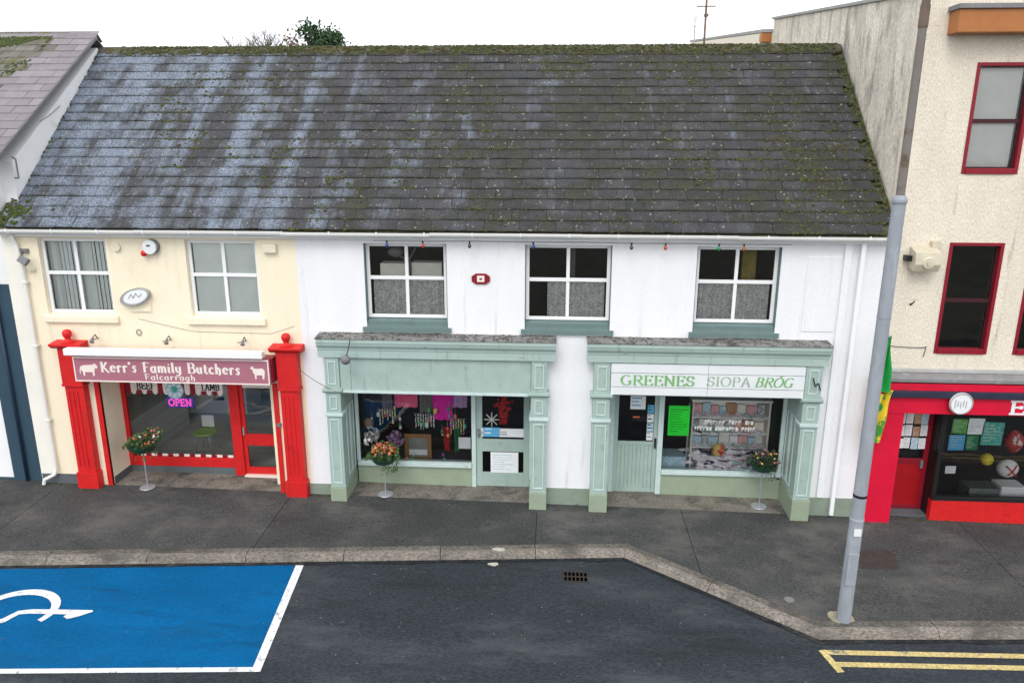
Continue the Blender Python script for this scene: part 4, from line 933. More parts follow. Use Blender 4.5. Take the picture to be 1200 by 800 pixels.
sheet_paper('sign_card', -1.49,-.59,1.31,1.50,.612,m_paper,'long white card across the glass of the drapery door','card',3)
sheet_paper('sign_card', -1.44,-1.10,1.31,1.52,.606,m_blueprint,'blue printed card on the glass of the drapery door','card',2,m_paper)
sheet_paper('poster', -1.29,-.70,.49,.96,.615,m_paper,'pale blue and white poster in the lower pane of the drapery door','poster',7,m_paperb)
sn = thing('snowflake_decoration', 'white paper snowflake hanging in the drapery door glass', 'decoration', (-1.30,.69,1.62))
for q in range(4):
    a = q*pi/4; MB().box(-.16,.16,-.003-.001*q,.003+.001*q,-.011,.011, Matrix.Translation((-1.27,.70,1.66)) @ Matrix.Rotation(a,4,'Y')).build('arm', m_whitef, sn)
rg = MB()
for i in range(160):
    z = random.uniform(1.55,2.28); r = .14*(1-abs(z-1.95)/.7); lump(rg, Vector((-1.02+random.gauss(0,r*.55), .78+random.gauss(0,.03), z)), Vector((random.gauss(0,1),-1,random.gauss(0,1))), .03, .03)
tag(rg.build('tinsel_garland', m_redf, None, False, fix=False), 'red tinsel garland hanging behind the drapery door glass', 'garland')

# ------------------------------------------------------------------ goods in the shoe shop
sheet_paper('poster', 2.42,2.86,1.40,2.06,.70,m_dayglo,'fluorescent green handwritten poster in the shoe shop window','poster',10,mat('green_ink',(.01,.42,.02),.6))
sheet_paper('notice', 1.62,1.93,1.98,2.27,.655,m_paper,'small printed notice high on the shoe shop door glass','notice',3,m_blueprint)
sheet_paper('sign_card', 1.66,1.98,1.72,1.84,.654,m_blk,'tiny dark card with an orange scrawl on the shoe shop door','card',1,m_flor)
for q in range(4): sheet_paper('sticker', 1.98,2.11,1.30+q*.20,1.48+q*.20,.655,(m_paper,m_paperb,m_paper,m_blueprint)[q],'small pale sticker in the column up the edge of the shoe shop door','sticker',2,group='stickers up the shoe shop door')
sh = thing('display_unit', 'pale shelving unit with two tiers behind the shoe shop glass', 'shelves', (3.75,1.2,.57))
MB().box(2.94,2.98,.88,1.20,.57,2.10).build('upright', m_boxes, sh); MB().box(4.52,4.56,.88,1.20,.57,2.10).build('upright', m_boxes, sh); MB().box(2.981,4.519,1.17,1.20,.57,2.10).build('back_panel', m_boxes, sh)
for z in (1.06,1.38,1.74): MB().box(2.981,4.519,.89,1.169,z,z+.025).build('shelf', m_whiteboard, sh)
MB().box(2.92,4.58,.87,1.21,2.101,2.14).build('top', m_whiteboard, sh)
MB().box(2.86,2.885,.88,.92,.57,2.05).build('post', m_wire, sh)
shoe_b = MB()
prof = [(0,.0,.034,.045),(.03,.0,.038,.085),(.08,.0,.036,.08),(.13,.0,.037,.055),(.18,.0,.042,.045),(.23,.0,.036,.032),(.26,.0,.012,.012)]
vs = []; fs = []; n8 = 8
for x, z0, hw, hh in prof:
    for i in range(n8): a = 2*pi*i/n8; vs.append((x, hw*cos(a), max(0, hh/2+hh/2*sin(a)*1.0)))
for j in range(len(prof)-1):
    for i in range(n8): fs.append((j*n8+i, j*n8+(i+1)%n8, (j+1)*n8+(i+1)%n8, (j+1)*n8+i))
fs += [tuple(range(n8-1,-1,-1)), tuple(range((len(prof)-1)*n8, len(prof)*n8))]
shoe_b.add(vs, fs)
smats = [mat('pale_shoe',(.80,.80,.85),.5,.35,25), mat('floral_shoe',(.80,.74,.80),.6,.5,60,0,30,(.12,.14,.22),45,.56,.05), mat('navy_shoe',(.035,.04,.085),.5,.3,20), mat('teal_shoe',(.40,.58,.58),.5,.4,40,0,30,(.6,.62,.6),50,.55,.05), mat('blush_shoe',(.80,.60,.66),.5,.35,30)]
snames = ['pale grey shoe','white shoe with dark floral print','navy shoe','teal patterned shoe','blush pink shoe']
smes = [shoe_b.mesh('shoe', q, True) for q in smats]
for i in range(96):
    k = random.choice((0,1,1,2,3,4,1)); tier = i % 4
    x = random.uniform(3.0,4.42); y = .77+.07*tier+random.uniform(-.02,.03); z = .566+tier*.10+random.uniform(0,.05)
    o = link('shoe', smes[k], None, (x,y,z), (random.uniform(-.3,.3), random.uniform(-.2,.15), random.uniform(-.4,.4)+(pi if random.random() < .5 else 0)))
    o.scale = (1.15,1.15,1.25)
    tag(o, snames[k]+' in the heap along the shoe shop window ledge', 'shoe', 'heap of shoes on the ledge')
bxm = [m_paper, m_tanp, m_paperb, mat('rose_card',(.70,.38,.40),.7,.2,12), mat('grey_print',(.34,.34,.36),.7,.4,16,0,30,(.75,.75,.74),18,.52,.08), m_boxes]; bxn = ['white','tan printed','pale blue','rose pink','grey printed','buff']
for z, nm in ((1.085,'lowest'),(1.405,'middle'),(1.765,'highest')):
    x = 3.0
    while x < 4.36:
        wq = random.uniform(.13,.24); hq = random.uniform(.15,.25); k = random.randrange(6)
        tag(MB().box(x,x+wq-.012,1.08,1.165,z+.001,z+hq).build('shoe_box', bxm[k], bevel=.004), bxn[k]+' shoe box at the back of the '+nm+' display shelf', 'box', 'shoe boxes on the display shelves'); x += wq
for z, nm in ((1.085,'lowest'),(1.405,'middle'),(1.765,'highest')):
    for i in range(7):
        k = random.choice((0,1,2,3,4)); o = link('shoe', smes[k], None, (3.02+i*.21, 1.02, z), (0,0,radians(random.uniform(-70,-50))))
        o.scale = (.9,.9,.9); tag(o, snames[k]+' standing on the '+nm+' shelf of the display unit', 'shoe', 'shoes on the display shelves')
tag(MB().ball((3.52,.80,1.06),.14,14,10,(1,.7,1)).build('beach_ball', mat('red_yellow_ball',(.72,.50,.16),.5,.2,5,0,30,(.55,.05,.03),4,.52,.04), None, True), 'red and yellow ball on top of the shoe heap', 'ball')
for q, (xa, xb, z) in enumerate(((3.16,4.13,1.70),(2.96,4.18,1.56))):
    b = MB(); x = xa; i = 0
    while x < xb:
        wq = random.uniform(.035,.06); hq = random.uniform(.075,.10)
        if random.random() > .14:
            b.box(x,x+.016,.632,.635,z,z+hq); b.box(x+.0125,x+wq,.6325,.6345,z+random.choice((0,.035,.05)),z+random.choice((.075,hq)))
        x += wq+.014
    b.build('window_lettering', m_whitef, w2, fix=False)
tag(MB().box(2.36,2.86,.85,1.3,.566,.86).build('shoe_box', m_paperb, bevel=.01), 'large pale blue box in the corner of the shoe shop window', 'box')

# ------------------------------------------------------------------ planters on stands
def planter(x, y, zc, r, label, cols, mleaf, lean=0.0, trail=0):
    zg = zp(x, y); t = thing('planter', label, 'planter', (x,y,zg))
    MB().lathe((x,y,zg), [(0,.0),(.15,.004),(.16,.012),(.15,.024),(.03,.035),(0,.036)], 20).build('base', m_wire, t, True)
    MB().cyl((x,y,zg+.03),(x,y,zc-r*.6),.013,n=10).build('stand', m_wire, t)
    MB().lathe((x,y,zc-r*.62), [(0,-.0),(r*.35,.01),(r*.75,r*.22),(r*.98,r*.55),(r*1.0,r*.62),(r*.93,r*.62),(0,r*.5)], 20).build('pot', m_pot, t, True)
    fb = MB()
    for i in range(360):
        a = random.uniform(0,2*pi); q = sqrt(random.random())*r*(1.12+.35*noise.noise((cos(a)*2,sin(a)*2,x))); hh = random.uniform(-.02, r*1.25*(1-(q/(r*1.25))**2))
        p = Vector((x+q*cos(a)+lean*hh, y+q*sin(a), zc+hh)); dv = Vector((cos(a)*.6+random.gauss(0,.5), sin(a)*.6+random.gauss(0,.5), random.uniform(.1,1))).normalized()
        L_ = random.uniform(.035,.10); sd_ = dv.orthogonal().normalized()*L_*.28; fb.add([p-sd_*.4, p+dv*L_*.5-sd_, p+dv*L_, p+dv*L_*.5+sd_], [(0,1,2,3)])
    for i in range(trail):
        a = random.uniform(-1.6,.1); dl = random.uniform(.05,.28); p = Vector((x+(r+.01)*cos(a), y+(r+.01)*sin(a), zc+.03-dl)); dv = Vector((random.gauss(0,.6),random.gauss(0,.6),-1)).normalized()
        L_ = .05; sd_ = dv.orthogonal().normalized()*L_*.3; fb.add([p, p+dv*L_*.5-sd_, p+dv*L_, p+dv*L_*.5+sd_], [(0,1,2,3)])
    fb.build('foliage', mleaf, t, False, fix=False)['kind'] = 'stuff'
    for mt, n in cols:
        b = MB()
        for i in range(n):
            a = random.uniform(0,2*pi); q = sqrt(random.random())*r*1.05; hh = r*1.25*(1-(q/(r*1.3))**2)*random.uniform(.7,1.08)
            lump(b, Vector((x+q*cos(a)+lean*hh, y+q*sin(a), zc+hh)), Vector((random.gauss(0,.4),random.gauss(-.4,.4),1)), random.uniform(.014,.028), .018)
        b.build('blooms', mt, t, False, fix=False)['kind'] = 'stuff'
    return t
planter(-8.52,-.06,1.22,.30,'green bowl of orange and pink flowers on a thin stand before the butcher window',[(m_flor,16),(m_flpk,18),(m_whitef,5)],m_leaf,.75,30)
planter(-3.46,.08,1.02,.27,'bowl overflowing with red and yellow flowers on a stand before the drapery window',[(m_flor,48),(m_flpk,34),(m_flye,16)],m_leaf,.05,90)
planter(4.30,.24,1.0,.25,'dark bowl with a few pink flowers on a stand by the shoe shop corner pilaster',[(m_flpk,13),(m_flye,7)],m_leafdk,.45,40)

# ------------------------------------------------------------------ things fixed to the walls
fl = thing('floodlight', 'small grey twin-arm floodlight under the gutter beside the cream downpipe', 'floodlight', (-10.42,-.05,5.1))
MB().box(-.09,.09,-.05,.05,-.07,.07,Matrix.Translation((-10.34,-.18,5.07)) @ Matrix.Rotation(.5,4,'Y') @ Matrix.Rotation(-.5,4,'X')).build('lamp_head', m_greyp, fl, bevel=.012)
MB().tube([(-10.42,0,5.22),(-10.40,-.12,5.20),(-10.36,-.17,5.14)],.016,8).build('arm', m_cable, fl); MB().box(-10.50,-10.32,-.05,-.002,5.20,5.28).build('mount', m_greyp, fl, bevel=.01); MB().box(-10.38,-10.25,-.07,-.002,4.84,4.90).build('sensor', m_creamp, fl, bevel=.01)
al = thing('alarm_bell', 'white bell box with black rim and red lamp on the cream wall', 'alarm box', (-7.83,-.05,5.33))
MB().cyl((-7.80,-.08,5.35),(-7.80,-.002,5.35),.142,n=24).build('rim', m_greyp, al); MB().cyl((-7.82,-.12,5.345),(-7.82,-.0805,5.345),.136,n=24).build('cover', m_paper, al); MB().ball((-7.95,-.09,5.22),.06,12,8).build('strobe', m_red, al, True)
MB().box(-7.87,-7.80,-.124,-.1205,5.36,5.39).build('emblem', m_navyf, al)
tag(MB().box(-5.60,-5.34,-.09,-.002,5.25,5.42).build('alarm_box', m_creamp, bevel=.02), 'plain cream box on the wall above the red pilaster ball', 'alarm box')
tag(MB().cyl((-8.53,-.05,5.33),(-8.53,-.002,5.33),.085,n=14).build('junction_box', m_creamp, bevel=.008), 'small round cream junction box beside the upstairs window', 'junction box')
ov = thing('oval_sign', 'grey oval plaque with scrawled emblem on the cream wall', 'sign', (-8.24,-.1,4.35))
pts = [(-8.25+.30*cos(a)*1.0, 4.355+.17*sin(a)+.07*cos(a)) for a in [2*pi*i/28 for i in range(28)]]
MB().prismy(pts, -.12, -.03).build('plaque', m_coping, ov, bevel=.012); MB().prismy([(-8.22+(x+8.25)*.82, 4.365+(z-4.355)*.78) for x, z in pts], -.126, -.1205).build('face', m_paper, ov)
MB().tube([(-8.36,-.128,4.33),(-8.30,-.128,4.42),(-8.26,-.128,4.34),(-8.20,-.128,4.44),(-8.15,-.128,4.36),(-8.08,-.128,4.43)],.006,5).build('emblem', m_greyp, ov)
MB().box(-8.42,-7.98,-.03,-.002,4.05,4.30).build('backboard', m_cream, ov)
pq = thing('oval_plaque', 'small red octagonal plaque with white square emblem on the white wall', 'plaque', (-1.405,-.02,4.7))
MB().prismy([(-1.58,4.745),(-1.50,4.69),(-1.31,4.69),(-1.23,4.745),(-1.23,4.84),(-1.31,4.895),(-1.50,4.895),(-1.58,4.84)], -.03, -.002).build('plate', m_dkred, pq, bevel=.004)
MB().box(-1.475,-1.335,-.036,-.0305,4.735,4.855).build('emblem', m_signcream, pq); MB().box(-1.43,-1.38,-.038,-.0365,4.775,4.81).build('emblem_detail', m_dkred, pq)
gb = thing('globe_lamp', 'dark globe lamp on a hooked bracket above the drapery fascia', 'lamp', (-4.0,-.45,3.25))
MB().ball((-3.98,-.50,3.27),.095,16,10).build('globe', m_greyp, gb, True); MB().tube([(-3.90,-.40,3.68),(-3.88,-.52,3.62),(-3.92,-.52,3.46),(-3.96,-.50,3.35)],.012,8).build('arm', m_cable, gb)
def wire(label, pts, sag, r=.005, nm='cable'):
    b = MB()
    for a, c in zip(pts[:-1], pts[1:]):
        a = Vector(a); c = Vector(c); q = [a.lerp(c, i/8)-Vector((0,0,sag*4*(i/8)*(1-i/8))) for i in range(9)]; b.tube(q, r, 5)
    return tag(b.build(nm, m_cable), label, 'cable')
wire('thin cable sagging from the red pilaster cap to the sage capital', [(-5.05,-.22,3.02),(-4.28,-.31,2.57)], .05, .006)
wire('thin cable looping along the cream wall above the sign lamps', [(-8.28,-.01,3.90),(-7.2,-.01,3.66),(-5.6,-.01,3.64),(-5.12,-.01,3.80)], .005, .003)
MBK = MB()
for i in range(10): a = 2*pi*i/10; MBK.cyl((-8.30+.05*cos(a),-.02,3.62+.06*sin(a)),(-8.30+.05*cos(a+.7),-.02,3.62+.06*sin(a+.7)),.007,n=5)
tag(MBK.build('cable_loop', m_cable), 'small coiled cable loop on the cream wall under the oval plaque', 'cable')
wire('festoon lamp wire clipped under the white gutter', [(-3.4,-.225,5.53),(-1.6,-.225,5.54),(.5,-.225,5.54),(2.5,-.225,5.53),(4.3,-.225,5.53)], .012, .005, 'festoon_wire')
for x, k, hint in ((-3.15,'blue','above the lace window beside the pale boxes'),(-2.47,'red','above the window beside the oval plaque'),(-1.59,'smoky','above the oval plaque'),(-.40,'blue','above the window with the drawn-aside curtain'),(1.41,'smoky','on the blank wall between two windows'),(2.03,'red','on the blank wall between two windows'),(3.0,'green','above the window by the pipe casing'),(3.45,'amber','above the window by the pipe casing')):
    t = thing('festoon_bulb', k+' festoon bulb hanging under the gutter '+hint, 'bulb', (x,-.225,5.42), 'festoon bulbs under the gutter')
    MB().cyl((x,-.225,5.48),(x,-.225,5.535),.016,n=8).build('holder', m_blk, t); MB().ball((x,-.225,5.445),.034,10,8,(1,1,1.25)).build('globe', m_bulb[k], t, True)
for a, b in (((5.02,-.28,2.98),(5.10,-.30,2.84)),):
    tag(MB().tube([(4.93,-.27,3.02),(4.97,-.31,2.86),(5.02,-.32,2.93),(5.08,-.30,2.78)],.012,6).build('metal_hook', m_blk), 'bent black metal hook on the shoe shop corner pilaster', 'hook')

# ------------------------------------------------------------------ left neighbour
LN = thing('navy_house', 'neighbouring house with navy lower wall and purple slate roof', 'building', (-13,0,.3))
LX = XL-.02
wall('wall', m_navy, -16, LX, -.3, 4.55, .05, .3, [(-12.4,-11.53,.32,2.5)], LN)
MB().box(-16,LX,.045,.3,4.552,7.0).build('wall', m_gable, LN)
MB().prismx([(.301,-.3),(.301,6.93),(3.66,9.40),(7.1,6.9),(7.1,-.3)], -10.95, LX+.0).build('gable', m_gable, LN)
MB().prismx([(3.66,9.40),(.301,6.93),(.301,5.6),(7.1,5.6),(7.1,6.9)], LX+.001, -10.60).build('gable', m_gable, LN)
MB().box(-16,-15.7,.3,7.1,-.3,7).build('wall', m_navy, LN); MB().box(-15.7,-10.96,6.9,7.1,-.3,6.9).build('wall', m_navy, LN)
MB().box(-12.4,-11.52,.1,.2,.32,2.5).build('front_door', m_pvc, LN)
pL = math.atan2(9.62-7.12, 3.6-.03); EyL, EzL = -.28, 7.12-(.31)*tan(pL)
def rpl(x, s, h=0): return Vector((x, EyL+s*cos(pL)-h*sin(pL), EzL+s*sin(pL)+h*cos(pL)))
SLL = (3.62-EyL)/cos(pL)
e0 = rpl(0,0,-.03); e1 = rpl(0,SLL,-.03)
lr = MB().prismx([(e0.y,e0.z),(e1.y,e1.z),(2*e1.y-e0.y,e0.z),(2*e1.y-e0.y,e0.z-.03),(e1.y,e1.z-.03),(e0.y,e0.z-.03)], -16.0, -10.56).build('roof', m_greyp, LN)
lw, lg = .46, .272; rotL = Matrix.Rotation(pL, 4, 'X'); lm = {}
def lslate(k, mt):
    if (k, mt.name) not in lm:
        r = random.Random(k+50); b = MB(); w2 = lw/2-.005; pts = [(-w2,r.uniform(-.006,.006)),(0,r.uniform(-.008,.006)),(w2,r.uniform(-.006,.006)),(w2,lg*1.3),(-w2,lg*1.3)]; n = 5
        lm[(k, mt.name)] = b.add([(x,y,.016 if y < .1 else .003) for x,y in pts]+[(x,y,.001 if y < .1 else -.012) for x,y in pts], [tuple(range(n))]+[(i,n+i,n+(i+1)%n,(i+1)%n) for i in range(n)]).mesh('slate', mt)
    return lm[(k, mt.name)]
nrl = int(SLL/lg)
for r in range(nrl+1):
    for c in range(9):
        x = -10.56-lw/2-c*lw-(lw/2 if r % 2 else 0)
        if r % 2 and c == 0:
            p = rpl(-10.56-lw/4, r*lg, .02); o = link('slate', lslate(0, m_pslate), lr, p, rotL.to_euler()); o.scale = (.49,1,1)
        moss = r >= 9 and c >= 1+((15-r)*.22) 
        mt = m_mslate if (r >= 8 and x < -11.42-(.10*max(0,14-r))) else m_pslate
        p = rpl(x, r*lg, .02+random.uniform(-.003,.003)); M4 = rotL @ Matrix.Rotation(random.uniform(-.015,.015), 4, 'Z')
        link('slate', lslate(random.randrange(4), mt), lr, p, M4.to_euler())
for i in range(9):
    xb = -10.53-i*.46
    MB().prismx([(e1.y-.17,e1.z-.06),(e1.y,e1.z+.10),(e1.y+.17,e1.z-.06),(e1.y+.15,e1.z-.08),(e1.y,e1.z+.07),(e1.y-.15,e1.z-.08)], xb-.455, xb).build('ridge_tile', m_pslate, lr)
MB().add([rpl(-10.555,-.01,.03),rpl(-10.535,-.01,.03),rpl(-10.535,SLL,.03),rpl(-10.555,SLL,.03),rpl(-10.555,-.01,-.03),rpl(-10.535,-.01,-.03),rpl(-10.535,SLL,-.03),rpl(-10.555,SLL,-.03)], [(0,1,2,3),(4,5,6,7),(0,1,5,4),(1,2,6,5),(2,3,7,6),(3,0,4,7)]).build('verge_board', m_greyp, lr)
LNrm = Vector((0,-sin(pL),cos(pL))); b = MB()
for i in range(2600):
    s = SLL-abs(random.gauss(0,.7))-.05; x = -11.55-random.random()*2.6
    if s < SLL*.45 or noise.noise((x*1.3,s*1.6,3)) < -.25+.5*(SLL-s)/2: continue
    lump(b, rpl(x, s, .035), LNrm, random.uniform(.01,.035), random.uniform(.01,.022))
o = b.build('moss', m_mossg, lr, True, fix=False); o['kind'] = 'stuff'
MB().tube([(-11.20,.0,4.55),(-11.20,.0,zp(-11.2,0)+.02)],.032,8).build('downpipe', m_navypipe, LN, True)
MB().box(-11.35,-11.10,-.05,.04,4.55,4.6).build('pipe_hopper', m_navypipe, LN)
MB().tube([(-10.58,.28,6.62),(-10.50,.28,6.62),(-10.50,.28,6.98),(-10.58,.30,7.02)],.015,6).build('gable_bracket', m_greyp, LN)
wire('thin stray wire on the white gable beside the lichened slates', [(-10.585,2.0,8.05),(-10.585,1.3,7.72)], .02, .006)

# ------------------------------------------------------------------ right neighbour
RB = thing('red_shop_building', 'taller cream pebbledashed building with crimson shopfront and red window frames', 'building', (9,0,0))
rw = [(7.20,8.17,6.79,8.66),(7.20,8.17,3.47,5.57),(8.64,9.6,3.47,5.57),(8.9,9.9,6.79,8.66)]
wall('wall', m_dash, XR, 13, -.3, 9.25, 0, .3, rw+[(6.72,12.6,-.3,2.34)], RB)
MB().prismx([(.302,-.3),(.302,9.79),(9.45,10.77),(9.45,-.3)], XR, XR+.3).build('gable', m_dashdirty, RB)
MB().prismx([(.0,9.252),(.302,9.252),(.302,9.79),(.0,9.757)], XR, 13).build('parapet', m_dash, RB)
MB().prismx([(-.02,9.762),(9.55,10.785),(9.55,10.85),(-.02,9.83)], XR-.05, XR+.36).build('coping', m_coping, RB, bevel=.008)
MB().prismx([(.3,9.2),(9.45,10.6),(9.45,10.7),(.3,9.3)], XR+.36, 13).build('roof', m_coping, RB)
MB().box(XR+.301,13,9.2,9.45,-.3,10.5).build('wall', m_dashdirty, RB); MB().box(12.7,13,.301,9.2,-.3,9.3).build('wall', m_dashdirty, RB)
MB().box(6.62,13.2,-.34,-.002,9.10,9.46).build('eaves_box', m_orange, RB, bevel=.008); MB().box(6.58,13.2,-.38,-.002,9.462,9.54).build('eaves_capping', m_ledge, RB, bevel=.008)
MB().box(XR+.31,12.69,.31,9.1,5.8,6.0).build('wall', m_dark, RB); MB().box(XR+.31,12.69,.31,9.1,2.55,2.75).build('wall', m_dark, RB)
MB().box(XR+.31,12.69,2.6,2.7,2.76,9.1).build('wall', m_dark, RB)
for k, (xa, xb, za, zb) in enumerate(rw):
    f = MB(); fw_ = .062; y = .06
    f.box(xa,xa+fw_,-.012,.14,za,zb); f.box(xb-fw_,xb,-.012,.14,za,zb); f.box(xa+fw_,xb-fw_,-.011,.14,zb-.06,zb); f.box(xa+fw_,xb-fw_,-.03,.14,za,za+.10)
    o = f.build('window', m_dkred, RB, bevel=.006)
    zm = (za+zb)/2-.03; g2 = MB(); g2.box(xa+fw_,xb-fw_,.05,.10,zm-.035,zm+.035)
    g2.box(xa+fw_,xa+fw_+.035,.06,.10,za+.1,zb-.07); g2.box(xb-fw_-.035,xb-fw_,.06,.10,za+.1,zb-.07); g2.build('sash', mat('oxblood_sash_%d' % k, (.045,.008,.012), .5), o)
    for c, e in ((za+.10,zm-.035),(zm+.035,zb-.07)): MB().quad((xa+fw_,.08,c),(xb-fw_,.08,c),(xb-fw_,.08,e),(xa+fw_,.08,e)).build('pane', m_glass, o, fix=False)
tag(MB().box(7.32,8.05,.12,.126,6.91,8.57).build('roller_blind', mat('grey_blind_fabric',(.68,.68,.65),.8,.08,3)), 'grey roller blind drawn in the red-framed top floor window', 'blind')
# shopfront
MB().prismx([(.003,3.10),(-.20,3.05),(-.24,3.03),(-.24,2.96),(.003,2.93)], XR+.02, 13).build('ledge', m_ledge, RB, bevel=.008)
MB().prismx([(-.002,3.17),(-.03,3.15),(-.04,3.10),(-.002,3.10)], XR+.02, 13).build('flashing', m_coping, RB)
MB().box(XR+.015,13,-.22,-.003,2.33,2.93).build('fascia_board', m_crim, RB, bevel=.006)
MB().box(XR+.10,13,-.30,-.222,2.67,2.80).build('awning_cassette', mat('navy_awning',(.022,.025,.05),.6,.2,6), RB, bevel=.015)
MB().box(XR+.03,6.74,-.20,-.003,zp(6.5,-.2)-.1,2.328).build('pilaster', m_crim, RB, bevel=.008)
MB().box(6.735,6.80,-.002,.36,-.1,2.33).build('recess_lining', m_crim, RB)
zf = zp(7.8,0)
MB().box(7.60,13,-.02,.12,zf-.1,.44).build('stall_riser', m_red, RB, bevel=.008)
MB().box(7.60,13,-.03,.13,.442,.50).build('sill', m_blk, RB)
f = MB(); f.box(7.60,7.68,.02,.10,.502,2.34); f.box(7.60,7.66,.13,.40,zf-.05,2.34); 
ww = f.build('shop_window', m_blk, RB); MB().box(9.9,9.98,.02,.10,.502,2.34).build('mullion', m_blk, ww)
MB().quad((7.68,.06,.502),(9.9,.06,.502),(9.9,.06,2.33),(7.68,.06,2.33)).build('pane', m_glass, ww, fix=False)
f = MB(); f.box(6.81,6.90,.36,.41,.06,2.33); f.box(7.50,7.60,.36,.41,.06,2.33); f.box(6.90,7.50,.361,.409,2.2,2.33); f.box(6.90,7.50,.361,.409,.06,.14); f.box(6.90,7.50,.361,.409,1.05,1.16)
rd = f.build('shop_door', m_dkred, RB, bevel=.004)
MB().box(6.90,7.50,.37,.40,.14,1.05).build('panel', m_door_red, rd); MB().quad((6.90,.385,1.16),(7.50,.385,1.16),(7.50,.385,2.2),(6.90,.385,2.2)).build('pane', m_glass, rd, fix=False)
MB().box(7.44,7.49,.30,.36,.98,1.14).build('handle', m_greyp, rd); MB().box(6.80,7.6,.10,.42,-.1,.05).build('threshold', m_dkplinth, RB)
MB().box(6.8,12.6,.42,2.5,-.1,.2).build('floor', m_dark, RB); MB().box(6.75,12.6,2.5,2.55,-.1,2.5).build('wall', m_dark, RB); MB().box(6.7,6.75,.42,2.5,-.1,2.5).build('wall', m_dark, RB)
bd_ = thing('round_sign', 'round white crest sign on the crimson fascia', 'sign', (7.69,-.24,2.42))
MB().cyl((7.69,-.33,2.585),(7.69,-.303,2.585),.215,n=28).build('disc', m_paper, bd_)
rr = MB()
for i in range(28):
    a = 2*pi*i/28; rr.cyl((7.69+.20*cos(a),-.332,2.585+.20*sin(a)),(7.69+.20*cos(a+.2244),-.332,2.585+.20*sin(a+.2244)),.012,n=5)
rr.build('rim', m_coping, bd_)
for q in range(5): MB().box(7.57+q*.05,7.585+q*.05,-.336,-.331,2.50+.03*(q%2),2.66-.02*(q%3)).build('crest', m_coping, bd_)
le = thing('fascia_letter', 'large white raised letter E on the crimson fascia', 'letter', (8.95,-.23,2.4))
text_mb('E', 8.64, 2.37, -.223, .25, .34, .16, .28, .004).build('letter', m_paper, le, fix=False)
m_faint = mat('faint_ink', (.45,.46,.48), .6, .25, 20)
pm = [m_paper,m_paper,m_tanp,m_paperb,m_paper,m_paper,m_tanp,m_paper,m_paper,m_paper,m_paperb,m_paper]
for r in range(3):
    for c in range(4):
        xa = 6.915+c*.148+random.uniform(-.008,.008); za = 1.92-r*.27+random.uniform(-.012,.012); mt = pm[r*4+c]
        nmx = 'tan printed notice' if mt is m_tanp else ('pale blue notice' if mt is m_paperb else 'white printed notice')
        sheet_paper('notice', xa, xa+.135, za, za+random.uniform(.20,.25), .350-.003*((r+c)%3), mt, nmx+' among those taped to the red shop door glass', 'notice', 6, m_faint, random.uniform(-.06,.06), 'notices taped to the red shop door')
for xa, xb, za, zb, mt, lb in ((7.82,8.10,1.83,2.13,m_greenp,'bright green poster in the crimson shop window'),(8.12,8.42,1.82,2.15,m_paper,'white poster in the crimson shop window between green and teal ones'),(7.80,8.10,1.48,1.80,m_blueprint,'blue poster in the crimson shop window'),(8.13,8.36,1.49,1.80,m_greenf,'dark green poster in the crimson shop window'),(8.40,8.80,1.60,2.08,m_tealp,'large teal poster in the crimson shop window'),(7.82,8.02,.98,1.14,m_paper,'small square white card low in the crimson shop window')):
    sheet_paper('poster', xa, xb, za, zb, .085, mt, lb, 'poster', 6, mat('faint_print_'+mt.name, (.42,.50,.46) if mt is not m_paper else (.40,.41,.43), .6, .3, 20), random.uniform(-.04,.04))
tag(MB().ball((8.98,.75,1.02),.13,14,10).build('yellow_ball', m_yball, None, True), 'yellow ball among the goods in the crimson shop window', 'ball')
bgp = thing('gift_bag', 'white bag with a red ribbon bow in the crimson shop window', 'bag', (9.3,.6,.7))
MB().ball((9.30,.55,.92),.21,14,10,(1,.7,.9)).build('bag', m_paper, bgp, True); MB().tube([(9.18,.40,1.03),(9.32,.395,.90),(9.42,.42,.80)],.014,6).build('ribbon', m_red, bgp); MB().tube([(9.24,.40,.82),(9.34,.395,.95),(9.40,.42,1.05)],.014,6).build('ribbon', m_red, bgp)
tag(MB().ball((9.42,.7,1.45),.20,14,10,(.9,.8,1.2)).build('gift_bag', mat('red_gift_wrap',(.42,.05,.05),.5,.4,8,0,30,(.65,.6,.55),6,.55,.05), None, True), 'red and white wrapped parcel standing above the white bag', 'parcel')
for q in range(3): tag(MB().box(8.45,9.05,.25,.65,.21+q*.13,.33+q*.13).build('storage_tray', mat('clear_tray_%d' % q,(.12,.15,.14),.3,.3,12), bevel=.015), ['bottom','middle','top'][q]+' grey-green tray of the stack in the crimson shop window', 'tray')
tag(MB().box(9.1,9.6,.3,.7,.21,.62).build('white_drum', m_paper, bevel=.04), 'white box under the bow-tied bag in the crimson shop window', 'box')
fb = thing('wall_floodlight', 'beige bulkhead floodlight box on the pebbledash by the lamp post', 'floodlight', (6.7,-.1,5.2))
MB().prismx([(-.002,5.50),(-.26,5.42),(-.30,5.20),(-.24,5.06),(-.002,5.10)], 6.50, 6.95).build('housing', m_beige, fb, bevel=.015)
MB().cyl((6.73,-.32,5.23),(6.73,-.27,5.24),.10,n=18).build('lens', m_creamp, fb); MB().cyl((6.73,-.335,5.23),(6.73,-.322,5.23),.045,n=14).build('lamp_shade', m_beige, fb); MB().box(6.85,7.0,-.10,-.002,5.46,5.60).build('junction_box', m_beige, fb, bevel=.01); MB().box(6.40,6.49,-.16,-.002,5.24,5.34).build('bracket', m_blk, fb)
tag(MB().add([(6.62,-.006,4.42),(6.68,-.006,4.44),(6.74,-.006,4.52),(6.71,-.006,4.44),(6.66,-.006,4.38)], [(0,1,2,3,4)]).build('wall_stain', m_rustiron), 'dark bird-shaped stain on the cream pebbledash', 'stain')
